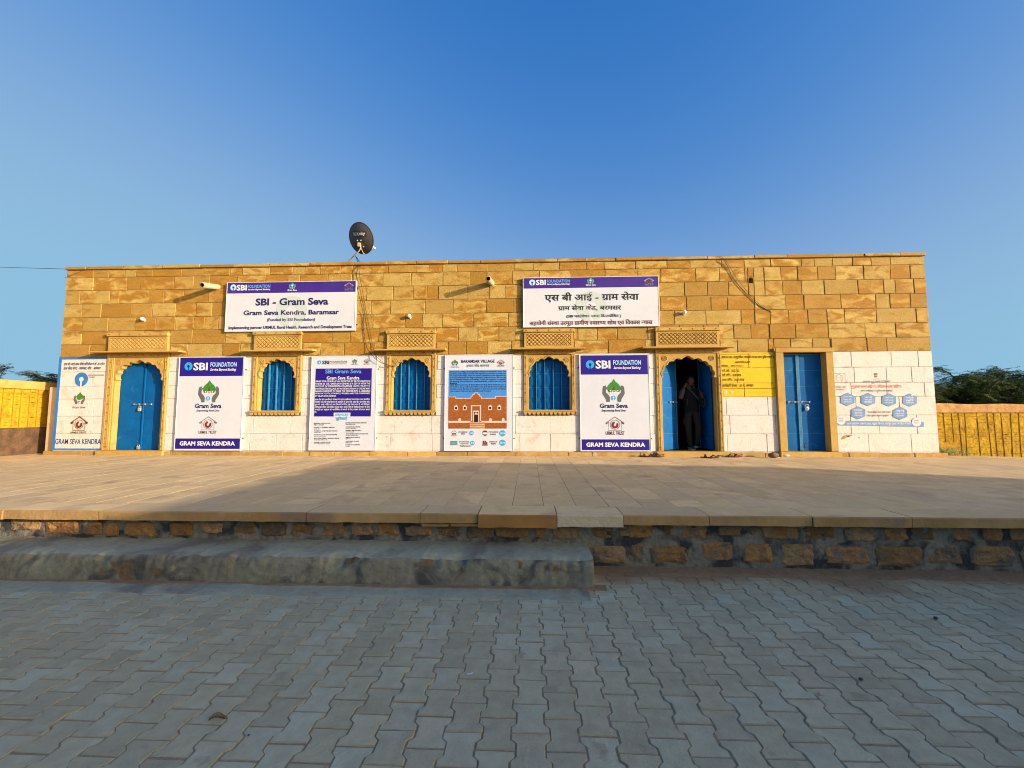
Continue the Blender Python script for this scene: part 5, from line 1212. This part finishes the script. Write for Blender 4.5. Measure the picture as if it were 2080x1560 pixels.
o = mb.build('crumpled_bag', [M['sheet'], M['darksteel']]); o.location = (p[0], p[1], .0); tag(o, 'crumpled black and white bag at the corner of the plain door frame', 'bag')
# street litter
p = G(441, 1464, STZ); mb = MB(); vv = []
for i in range(7):
    for j in range(4):
        a = i / 6; w_ = .016 * math.sin(math.pi * (a * .9 + .05)); vv.append((-.035 + .07 * a, w_ * (j / 1.5 - 1), .006 + .014 * abs(j / 1.5 - 1) ** 2 + .012 * math.sin(a * 4)))
mb.add(vv, [(i * 4 + j, (i + 1) * 4 + j, (i + 1) * 4 + j + 1, i * 4 + j + 1) for i in range(6) for j in range(3)], 0, True); mb.tube([(.035, 0, .012), (.055, .006, .02)], .0015, 5)
o = mb.build('dry_leaf', M['rubble']); o.location = (p[0], p[1], STZ + .001); o.rotation_euler = (0, 0, .4); tag(o, 'curled brown dry leaf lying on the grey pavers', 'leaf')
p = G(954, 1370, STZ); mb = MB(); mb.hprism([(-.014, -.006), (.012, -.004), (.02, .012), (.012, .014), (.006, .003), (-.014, .002)], .0005, .004)
o = mb.build('paper_scrap', M['sheet']); o.location = (p[0], p[1], STZ + .002); tag(o, 'tiny white paper scrap on the grey pavers', 'litter')
for x, y, s_, lb in ((1901, 1258, .016, 'small dark pebble on the pavers at the right'), (505, 1495, .006, 'tiny dark crumb on a paver near the dry leaf'), (1667, 1411, .012, 'small pale pebble caught between two pavers'), (1749, 1382, .012, 'small dark chip in a paver joint')):
    p = G(x, y, STZ); mb = MB(); mb.ball((0, 0, s_ * .6), s_, s_ * .8, s_ * .6, 8, 6, 0, lambda v: v * (1 + .3 * noise.noise(v * 2)))
    o = mb.build('pebble', M['darksteel'] if 'dark' in lb else M['pinkstone']); o.location = (p[0], p[1], STZ + .001); tag(o, lb, 'pebble')

# ------------------------------------------------------------------ boundary walls
def lumpy_wall(name, m, parent, p0, p1, thick, z0, z1, seed, amp=.015, res=.06, wob=0.):
    """rough wall panel from p0 to p1 (plan), thickness to the left of the direction"""
    a, b = Vector((p0[0], p0[1], 0)), Vector((p1[0], p1[1], 0)); L_ = (b - a).length; t_ = (b - a) / L_; n_ = Vector((-t_.y, t_.x, 0))
    nx = max(4, int(L_ / res)); nz = max(3, int((z1 - z0) / res)); mb = MB()
    for side, s0 in ((0, 0), (thick, 50)):
        vv = []
        for i in range(nx + 1):
            for j in range(nz + 1):
                x = L_ * i / nx; top = z1 + wob * noise.noise(Vector((x * .9, seed, 3))); z = z0 + (top - z0) * j / nz
                ds = amp * noise.noise(Vector((x * 5, z * 6, seed + s0))) + amp * .5 * noise.noise(Vector((x * 16, z * 18, seed + s0)))
                q = a + t_ * x + n_ * (side + ds); vv.append((q.x, q.y, z))
        mb.add(vv, [(i * (nz + 1) + j, (i + 1) * (nz + 1) + j, (i + 1) * (nz + 1) + j + 1, i * (nz + 1) + j + 1) for i in range(nx) for j in range(nz)], 0, True)
    N1 = (nx + 1) * (nz + 1)
    mb.add([], [])
    base = 0
    for i in range(nx): mb.f.append((i * (nz + 1) + nz, (i + 1) * (nz + 1) + nz, N1 + (i + 1) * (nz + 1) + nz, N1 + i * (nz + 1) + nz)); mb.m.append(0); mb.sm.append(False)
    for i in (0, nx):
        for j in range(nz): mb.f.append((i * (nz + 1) + j, i * (nz + 1) + j + 1, N1 + i * (nz + 1) + j + 1, N1 + i * (nz + 1) + j)); mb.m.append(0); mb.sm.append(False)
    return mb.build(name, m, parent)
# right: behind the corner, painted with ruled tables
t = thing('yellow_wall', (12, .7, -.2), 'low yellow painted wall with ruled writing columns and a mud coping, right of the building', 'wall')
lumpy_wall('painted_wall', M['ywall'], t, (9.2, .62), (19.5, .62), .3, -.5, .985, 3, .006, .05)
lumpy_wall('mud_coping', M['mud'], t, (9.2, .585), (19.5, .585), .37, .987, 1.19, 8, .022, .06, .03)
mb = MB(); vr = View(1840, 700, .1602, -.60)
for x0, y0, x1, y1 in ((485, 870, 520, 1240), (590, 870, 625, 1240), (680, 870, 740, 1440), (760, 870, 790, 1430), (910, 870, 965, 1440), (1040, 870, 1105, 1430), (1120, 870, 1180, 1440), (1215, 870, 1270, 1440), (1340, 870, 1370, 1440), (1440, 870, 1480, 1450)):
    a = vr(x0, y0); b = vr(x1, y1); w_ = .010 if x0 == 680 else .0028
    mb.prism([(a[0] - w_, a[1]), (b[0] - w_, b[1]), (b[0] + w_, b[1]), (a[0] + w_, a[1])], .611, .622)
for y0 in (912, 1066, 1108, 1160): a = vr(385, y0); b = vr(1500, y0 + 6); mb.prism([(a[0], a[1] - .004), (b[0] + 2, b[1] - .004), (b[0] + 2, b[1] + .004), (a[0], a[1] + .004)], .6112, .6215)
for k in range(170):                                            # rows of small worn writing
    cx = vr(rnd.uniform(395, 1495), 1000)[0]; cz = vr(900, rnd.choice((895, 945, 985, 1010, 1050, 1080, 1140, 1190, 1230, 1260, 1300, 1350, 1380)) + rnd.uniform(-5, 5))[1]
    w_ = rnd.uniform(.02, .06); h_ = rnd.uniform(.003, .007)
    mb.prism([(cx - w_, cz - h_), (cx + w_ * .4, cz - h_ * .6), (cx + w_, cz - h_), (cx + w_ * .9, cz + h_ * .8), (cx - w_ * .2, cz + h_), (cx - w_, cz + h_ * .5)], .610, .622)
mb.build('lettering', M['wall_writing'], t)
# left: beside the corner, running back
LX = -12.35
t = thing('yellow_wall', (LX, -1, 0), 'bright yellow wall of ruled columns over a dark stone base, left of the building', 'wall')
zt_ = 1.80
lumpy_wall('painted_wall', M['ywall'], t, (LX, -3.6), (LX, 1.9), .3, .66, 1.60, 5, .004, .08)
lumpy_wall('coping', M['carved'], t, (LX + .04, -3.6), (LX + .04, 1.9), .38, 1.602, zt_, 6, .006, .08)
lumpy_wall('stone_base', M['darkstone'], t, (LX - .01, -3.6), (LX - .01, 1.9), .3, -.2, .657, 15, .035, .06)
mb = MB()
def onL(x, y):                                                   # crop (0,700) -> point on the wall plane X = LX
    v = unproj(x * .1602, 700 + y * .1602); k = LX / v.x; return (-DC + k * v.y, HC + k * v.z)
for x in (30, 168, 260, 372, 474): yy = onL(x, 700)[0]; mb.box(LX, LX + .012, yy - .006, yy + .006, .67, 1.59)
for zz in (1.49, ): mb.box(LX, LX + .0125, -3.5, 1.8, zz - .005, zz + .005)
for k in range(60):
    yy = onL(rnd.choice((100, 212, 315, 415, 520)) + rnd.uniform(-10, 10), 700)[0]; zz = .72 + .062 * rnd.randrange(0, 14); mb.box(LX, LX + .0115, yy - rnd.uniform(.02, .05), yy + rnd.uniform(.02, .05), zz - .004, zz + .004)
mb.build('lettering', M['wall_writing'], t)
mb = MB(); px_ = W(104, 850, -.25)[0]
mb.cbox(-11.93, -11.62, .10, .42, -.1, 1.655, .015, 0, .006); o = mb.build('stone_post', M['pinkstone']); tag(o, 'short pale stone post standing against the left corner of the building', 'post')

# ------------------------------------------------------------------ trees and bushes
def acacia(label, x, y, h, spread, seed, mleaf, nb=26, dens=1.0, zb=-.13, name='tree', grp='trees beyond the walls'):
    rg = random.Random(seed); t = thing(name, (x, y, zb), label, 'tree', grp)
    tr_ = MB(); lf = MB(); tips = []
    for k in range(3):
        a = rg.uniform(0, 6.28); pts = [Vector((x, y, zb - .05))]; d_ = Vector((.35 * math.cos(a), .35 * math.sin(a), 1)).normalized(); rr = [.09 * h / 3]
        for i in range(4):
            d_ = (d_ + Vector((rg.uniform(-.25, .25), rg.uniform(-.25, .25), rg.uniform(-.05, .1)))).normalized(); pts.append(pts[-1] + d_ * h * .16); rr.append(rr[-1] * .8)
        tr_.tube(pts, rr, 7)
        for j in range(nb // 3):
            st_ = pts[rg.randrange(2, 5)]; a = rg.uniform(0, 6.28); el = rg.uniform(.1, .9); d_ = Vector((math.cos(a) * math.cos(el), math.sin(a) * math.cos(el), math.sin(el)))
            L_ = rg.uniform(.45, 1.) * spread * (1 - .45 * el / .9); p2 = [st_]; n_ = 9
            for i in range(n_):
                d_ = (d_ + Vector((rg.uniform(-.16, .16), rg.uniform(-.16, .16), -.10 + rg.uniform(-.05, .05)))).normalized(); p2.append(p2[-1] + d_ * L_ / n_)
            tr_.tube(p2, [.022 * (1 - i / 12) for i in range(n_ + 1)], 5)
            for i in range(2, n_ + 1):
                for q in range(int(5 * dens)):                  # side sprays of small leaflets
                    s0 = p2[i] + Vector((rg.gauss(0, .07), rg.gauss(0, .07), rg.gauss(0, .05))); a2 = rg.uniform(0, 6.28); sd2 = (Vector((math.cos(a2), math.sin(a2), rg.uniform(-.45, .25))) + d_ * .7).normalized(); sl = rg.uniform(.14, .34)
                    sid = sd2.cross(Vector((0, 0, 1))).normalized()
                    for w_ in range(7):
                        c_ = s0 + sd2 * sl * (w_ + .5) / 7 - Vector((0, 0, .03 * (w_ / 7) ** 2))
                        for s2 in (-1, 1):
                            ll = rg.uniform(.045, .085); e = c_ + (sid * s2 + sd2 * .4).normalized() * ll + Vector((0, 0, rg.uniform(-.03, .02))); wd = sd2 * .016
                            m_ = (c_ + e) / 2 + Vector((0, 0, .006))
                            lf.add([c_, m_ - wd, e, m_ + wd], [(0, 1, 2, 3)])
    tr_.build('trunk', M['bark'], t); lf.build('crown', mleaf, t)
    return t
acacia('dark green thorn tree close behind the right end of the building', 11.4, 3.8, 3.0, 1.9, 1, M['leaf'], 60, 1.5)
acacia('feathery thorn tree with the tallest crown over the right yellow wall', 14.3, 4.6, 3.7, 2.3, 2, M['leaf'], 66, 1.5)
acacia('bushy thorn tree at the right edge of the photo, over the yellow wall', 17.2, 4.8, 3.5, 2.4, 3, M['leaf'], 66, 1.5)
acacia('dense low thorn tree filling the gap behind the right yellow wall', 12.8, 5.8, 3.0, 2.2, 4, M['leaf'], 60, 1.5)
acacia('thorn tree standing furthest back behind the right yellow wall', 16.0, 6.8, 3.5, 2.4, 9, M['leaf'], 66, 1.5)
acacia('grey green bush peeping over the middle of the left yellow wall', -17.7, 4.0, 3.25, 2.2, 13, M['leaf2'], 72, 1.9)
acacia('grey green bush over the left yellow wall, cut by the left edge of the photo', -20.4, 5.2, 3.55, 2.4, 6, M['leaf2'], 72, 1.9)
acacia('grey green bush set back behind the left yellow wall, touching the building corner', -20.6, 7.2, 3.85, 2.5, 12, M['leaf2'], 72, 1.9)

# weeds at the foot of the right wall
wd = MB(); rg = random.Random(5)
for k in range(150):
    bx, by = 9.35 + abs(rg.gauss(0, .35)), .50 + rg.uniform(-.08, .05); hh = rg.uniform(.05, .2); a = rg.uniform(0, 6.28); tp = Vector((bx + .06 * math.cos(a), by + .06 * math.sin(a) - .02, -.05 + hh))
    wd.tube([(bx, by, -.1), (bx + .02 * math.cos(a), by, -.05 + hh * .5), tp], .002, 4)
    for j in range(3): c_ = tp + Vector((rg.gauss(0, .015), rg.gauss(0, .015), rg.gauss(0, .02))); wd.add([c_, c_ + Vector((.012, 0, .014)), c_ + Vector((.003, 0, .032)), c_ + Vector((-.010, 0, .014))], [(0, 1, 2, 3)])
tag(wd.build('weeds', M['leaf']), kind='stuff')

# ------------------------------------------------------------------ the house behind the camera whose shadow lies on the street
HT = 3.2
def cast(x, y): k = HT / _sv.z; return (x + _sv.x * k, y + _sv.y * k)
nw = cast(-3.80, -1.00); ne = cast(4.5, -1.93)
t = thing('neighbouring_house', (nw[0] + 4, nw[1] - 6, STZ), 'flat roofed plastered house across the street, right behind the viewer, shading the street', 'house')
fp = [nw, ne, (ne[0] + .6, ne[1] - 13), (nw[0] - .1, nw[1] - 15)]
hm = MB(); hm.hprism(fp[::-1], STZ - .1, HT - .12); hm.build('wall', M['house'], t)
cx_ = sum(p[0] for p in fp) / 4; cy_ = sum(p[1] for p in fp) / 4
hm = MB(); hm.hprism([(p[0], p[1]) for p in fp][::-1], HT - .119, HT); hm.build('roof', M['mud'], t)
dn = (Vector((ne[0], ne[1], 0)) - Vector((nw[0], nw[1], 0))).normalized(); nn_ = Vector((-dn.y, dn.x, 0))
for s_, w_, z0, z1, nm in ((2.0, 1.0, STZ + .05, 1.55, 'door'), (4.6, 1.0, .4, 1.5, 'window'), (6.6, 1.0, .4, 1.5, 'window')):
    hm = MB(); a = Vector((nw[0], nw[1], 0)) + dn * s_; b = a + dn * w_
    hm.hprism([tuple((b - nn_ * .05)[:2]), tuple((a - nn_ * .05)[:2]), tuple((a + nn_ * .03)[:2]), tuple((b + nn_ * .03)[:2])], z0, z1); hm.build(nm, M['blue'], t)
# ------------------------------------------------------------------ the person in the doorway
def skin(verts, edges, radii, sub=2, root=0):
    me = bpy.data.meshes.new('skin'); me.from_pydata(verts, edges, []); o = bpy.data.objects.new('skin', me); COL.objects.link(o)
    m = o.modifiers.new('s', 'SKIN'); m.use_smooth_shade = True
    for i, r in enumerate(radii):
        d_ = me.skin_vertices[0].data[i]; d_.radius = r if isinstance(r, tuple) else (r, r); d_.use_root = (i == root)
    s_ = o.modifiers.new('u', 'SUBSURF'); s_.levels = sub; s_.render_levels = sub
    dg = bpy.context.evaluated_depsgraph_get(); r_ = bpy.data.meshes.new_from_object(o.evaluated_get(dg))
    v = [tuple(p.co) for p in r_.vertices]; f = [tuple(p.vertices) for p in r_.polygons]
    bpy.data.objects.remove(o); bpy.data.meshes.remove(me); bpy.data.meshes.remove(r_)
    return v, f
PX, PY, PZ = 3.935, .52, .108
t = thing('person', (PX, PY, PZ), 'man in dark jacket with grey sleeves standing in the open doorway, phone at his ear', 'person')
class Sk:
    def __init__(s): s.v = []; s.e = []; s.r = []
    def chain(s, pts, start=None):
        prev = start
        for p, r in pts:
            s.v.append((PX + p[0], PY + p[1], PZ + p[2])); s.r.append(r); i = len(s.v) - 1
            if prev is not None: s.e.append((prev, i))
            prev = i
        return prev
# joints, x to the right of the picture, y into the room
SHL, SHR = (-.185, .02, 1.45), (.185, .03, 1.45)
ELL, ELR = (-.275, -.07, 1.225), (.275, .0, 1.17)
WRL, WRR = (-.165, -.055, 1.515), (.205, -.15, 1.285)
HIL, HIR = (-.095, .01, .93), (.095, .01, .93)
KNL, KNR = (-.105, -.05, .50), (.125, -.09, .51)
ANL, ANR = (-.055, .0, .085), (.105, .03, .105)
b = Sk()
pel = b.chain([((0, .01, .98), .07)]); ch = b.chain([((0, .015, 1.15), .085), ((0, .02, 1.36), .09), ((0, .02, 1.46), .07)], pel)
b.chain([((.0, .01, 1.54), .055), ((.004, -.005, 1.60), .062), ((.006, -.01, 1.68), .088), ((.006, -.005, 1.735), .06)], ch)
for sh, el, wr in ((SHL, ELL, WRL), (SHR, ELR, WRR)):
    mid = tuple((a + c) / 2 for a, c in zip(el, wr))
    w = b.chain([(sh, .06), (tuple((a + c) / 2 for a, c in zip(sh, el)), .048), (el, .042), (mid, .038), (wr, .027)], ch - 1)
    d_ = (Vector(wr) - Vector(el)).normalized(); inward = Vector((.75, -.25, .35)) if sh is SHL else Vector((-.55, -.35, .55))
    pd_ = (d_ * .8 + inward * .5).normalized(); pc = Vector(wr) + pd_ * .055; sidev = pd_.cross(Vector((0, -1, 0))).normalized(); curl = pd_.cross(sidev).normalized() * (1 if sh is SHL else -1)
    k = b.chain([(tuple(pc), .030)], w)
    for q in range(4):
        o_ = sidev * (.024 - .016 * q); L_ = (.030, .034, .032, .025)[q]; p0 = pc + o_ + pd_ * .022; p1 = p0 + (pd_ * .8 + curl * .5).normalized() * L_; p2 = p1 + (pd_ * .2 + curl).normalized() * L_ * .8
        b.chain([(tuple(p0), .0095), (tuple(p1), .009), (tuple(p2), .0078)], k)
    p0 = pc - pd_ * .02 + sidev * .032; p1 = p0 + (pd_ * .6 + sidev * .6).normalized() * .034; b.chain([(tuple(p0), .011), (tuple(p1), .0095), (tuple(p1 + pd_ * .024), .0085)], k)
for hi, kn, an in ((HIL, KNL, ANL), (HIR, KNR, ANR)):
    b.chain([(hi, .062), (tuple((a + c) / 2 for a, c in zip(hi, kn)), .058), (kn, .046), (tuple((a * .6 + c * .4) for a, c in zip(kn, an)), .044), (an, .026), ((an[0] + (.0 if hi is HIL else .03), an[1] - .10, .045), .035)], pel)
v, f = skin(b.v, b.e, b.r)
mb = MB(); mb.add(v, f, 0, True)
HC_ = Vector((PX + .008, PY - .012, PZ + 1.665)); yawh = R(14); Hm = Matrix.Translation(HC_) @ Matrix.Rotation(yawh, 4, 'Z')
def hf(p):
    q = Vector(p)
    if q.z < 0: q.x *= 1 - .28 * q.z * q.z; q.y *= 1 - .10 * q.z * q.z
    return q
i0 = len(mb.v); mb.ball((0, 0, 0), .076, .094, .115, 24, 18, 0, hf)
mb.ball((0, -.097, -.012), .013, .018, .026, 10, 8, 0); mb.ball((0, -.090, -.055), .024, .010, .008, 10, 6, 2); mb.ball((0, -.078, -.098), .024, .02, .016, 10, 6, 0)
for s_ in (-1, 1):
    mb.ball((s_ * .031, -.083, .014), .011, .007, .005, 8, 6, 3); mb.ball((s_ * .034, -.086, .033), .018, .006, .004, 8, 5, 3); mb.ball((s_ * .078, .0, -.005), .01, .02, .03, 8, 6, 0)
mb.xform(Hm, i0)
mb.build('body', [M['skin'], M['inkw'], M['maroon'], M['hair']], t)
mb = MB(); mb.ball((0, .012, .03), .083, .097, .100, 22, 14, 0, lambda p: Vector((p.x, p.y if p.z > .15 or p.y > -.2 else -.2 + (p.y + .2) * .4, max(p.z, -.55 if p.y > -.1 else .28 - .1 * abs(p.x))))); mb.xform(Hm); mb.build('hair', M['hair'], t)
def cloth(nm, m, sk, sub=2):
    v, f = skin(sk.v, sk.e, sk.r, sub); mb = MB(); mb.add(v, f, 0, True); return mb.build(nm, m, t)
def loft(nm, m, rings, n=20, parent=None):
    mb = MB(); vv = []
    for cx, cy, z, rx, ry in rings:
        for k in range(n):
            q = 2 * math.pi * k / n; w_ = 1 + .035 * noise.noise(Vector((math.cos(q) * 2.2, math.sin(q) * 2.2, z * 7)))
            vv.append((PX + cx + rx * w_ * math.copysign(abs(math.cos(q)) ** .8, math.cos(q)), PY + cy + ry * w_ * math.copysign(abs(math.sin(q)) ** .8, math.sin(q)), PZ + z))
    mb.add(vv, [(i * n + k, i * n + (k + 1) % n, (i + 1) * n + (k + 1) % n, (i + 1) * n + k) for i in range(len(rings) - 1) for k in range(n)] + [tuple(range(n))[::-1], tuple((len(rings) - 1) * n + k for k in range(n))], 0, True)
    return mb.build(nm, m, t)
loft('jacket', M['jacket'], [(0, .01, .925, .176, .126), (0, .01, .94, .182, .132), (0, .012, 1.06, .178, .13), (0, .015, 1.16, .172, .128), (0, .018, 1.27, .182, .132), (0, .02, 1.37, .196, .13), (0, .022, 1.43, .198, .115), (0, .02, 1.475, .155, .095), (0, .016, 1.505, .09, .078), (0, .012, 1.535, .068, .068)])
for sh, el, wr in ((SHL, ELL, WRL), (SHR, ELR, WRR)):
    s_ = Sk(); lp = lambda k, p=sh, q=el: tuple(a + (c - a) * k for a, c in zip(p, q)); lq = lambda k, p=el, q=wr: tuple(a + (c - a) * k for a, c in zip(p, q))
    s_.chain([(lp(.05), .076), (lp(.35), .068), (lp(.7), .060), (el, .058), (lq(.3), .054), (lq(.65), .047), (lq(.86), .038)])
    cloth('sleeve', M['sleeve'], s_)
tr2 = Sk(); a = tr2.chain([((0, .012, 1.02), (.150, .108)), ((0, .012, .97), (.165, .120))])
for hi, kn, an in ((HIL, KNL, ANL), (HIR, KNR, ANR)):
    lp = lambda k, p=hi, q=kn: tuple(a_ + (c - a_) * k for a_, c in zip(p, q)); lq = lambda k, p=kn, q=an: tuple(a_ + (c - a_) * k for a_, c in zip(p, q))
    tr2.chain([(lp(.08), .105), (lp(.4), .098), (lp(.75), .083), (kn, .076), (lq(.35), .074), (lq(.7), .066), (lq(.85), .062), (lq(1.08), .060)], a)
cloth('trousers', M['trouser'], tr2)
for s_, kx in ((-1, HIL), (1, HIR)): mb = MB(); mb.ball((PX + s_ * .185, PY - .02, PZ + .68), .03, .06, .085, 10, 8); mb.build('cargo_pocket', M['trouser'], t)
for an, tox, rz in ((ANL, -.02, .15), (ANR, .05, -.55)):
    mb = MB(); i0 = 0
    mb.ball((0, -.06, .045), .046, .135, .05, 16, 10, 0, lambda p: Vector((p.x * (1 + .12 * (p.y < 0) * -p.y), p.y, max(p.z, -.6) if p.y < .3 else max(p.z * 1.3, -.6)))); mb.ball((0, .02, .075), .042, .055, .045, 12, 8, 0)
    out = [(.047 * math.cos(q) * (1.08 if math.sin(q) < 0 else .85), -.06 + .14 * math.sin(q)) for q in [2 * math.pi * k / 22 for k in range(22)]]
    mb.hprism(out, .0, .026, 1)
    mb.tube([(.046, -.15, .03), (.049, -.09, .05), (.046, -.03, .04), (.044, .03, .055)], .007, 5, 1); mb.tube([(-.046, -.15, .03), (-.049, -.09, .05), (-.046, -.03, .04), (-.044, .03, .055)], .007, 5, 1)
    lift = .0 if an is ANL else .025
    mb.xform(Matrix.Translation((PX + an[0], PY + an[1] + .01, PZ + lift)) @ Matrix.Rotation(rz, 4, 'Z') @ Matrix.Rotation(-.18 if lift else 0, 4, 'X'))
    mb.build('shoe', [M['shoe'], M['rubber']], t)
mb = MB(); mb.tube([(PX - .125, PY - .105, PZ + 1.22), (PX - .14, PY - .108, PZ + 1.08)], .007, 6)
mb.tube([(PX - .03, PY - .10, PZ + 1.47), (PX - .075, PY - .035, PZ + 1.535)], .018, 6); mb.tube([(PX + .03, PY - .10, PZ + 1.47), (PX + .075, PY - .035, PZ + 1.535)], .018, 6); mb.build('jacket_trim', M['sleeve'], t)
# phone in the raised hand
mb = MB(); mb.cbox(-.006, .006, -.036, .036, -.07, .07, .003); mb.xform(Matrix.Translation((PX - .098, PY - .03, PZ + 1.605)) @ Matrix.Rotation(R(-8), 4, 'Y') @ Matrix.Rotation(R(30), 4, 'X')); o = mb.build('phone', M['black']); tag(o, 'dark mobile phone held to the ear of the man in the doorway', 'phone')
# sling bag across the chest
s0 = Vector((PX + .02, PY - .115, PZ + 1.39))
tb = thing('sling_bag', (PX + .2, PY - .12, PZ + 1.05), 'grey sling bag on a diagonal strap across the chest of the man in the doorway', 'bag')
mb = MB(); i0 = 0
mb.prism([(.10, 1.20), (.16, 1.17), (.235, 1.22), (.255, 1.12), (.235, 1.045), (.19, 1.02), (.14, 1.10)], -.19, -.12, 0); mb.tube([(.235, -.192, 1.215), (.256, -.192, 1.12), (.236, -.192, 1.048), (.195, -.192, 1.022)], .009, 6, 1)
mb.xform(Matrix.Translation((PX, PY, PZ))); mb.build('pouch', [M['jacket'], M['sleeve']], tb)
mb = MB(); mb.tube([Vector((PX - .10, PY - .055, PZ + 1.50)), Vector((PX - .03, PY - .125, PZ + 1.40)), Vector((PX + .06, PY - .135, PZ + 1.29)), Vector((PX + .13, PY - .14, PZ + 1.20))], .014, 6); mb.build('strap', M['sleeve'], tb)

# tidy: one shared material list per mesh keeps only what it uses
for o in list(COL.objects):
    if o.type == 'MESH' and len(o.data.materials) > 3:
        used = sorted({p.material_index for p in o.data.polygons}); mp = {u: i for i, u in enumerate(used)}; ml = [o.data.materials[u] for u in used]
        idx = [mp[p.material_index] for p in o.data.polygons]; o.data.materials.clear()
        for m in ml: o.data.materials.append(m)
        o.data.polygons.foreach_set('material_index', idx)
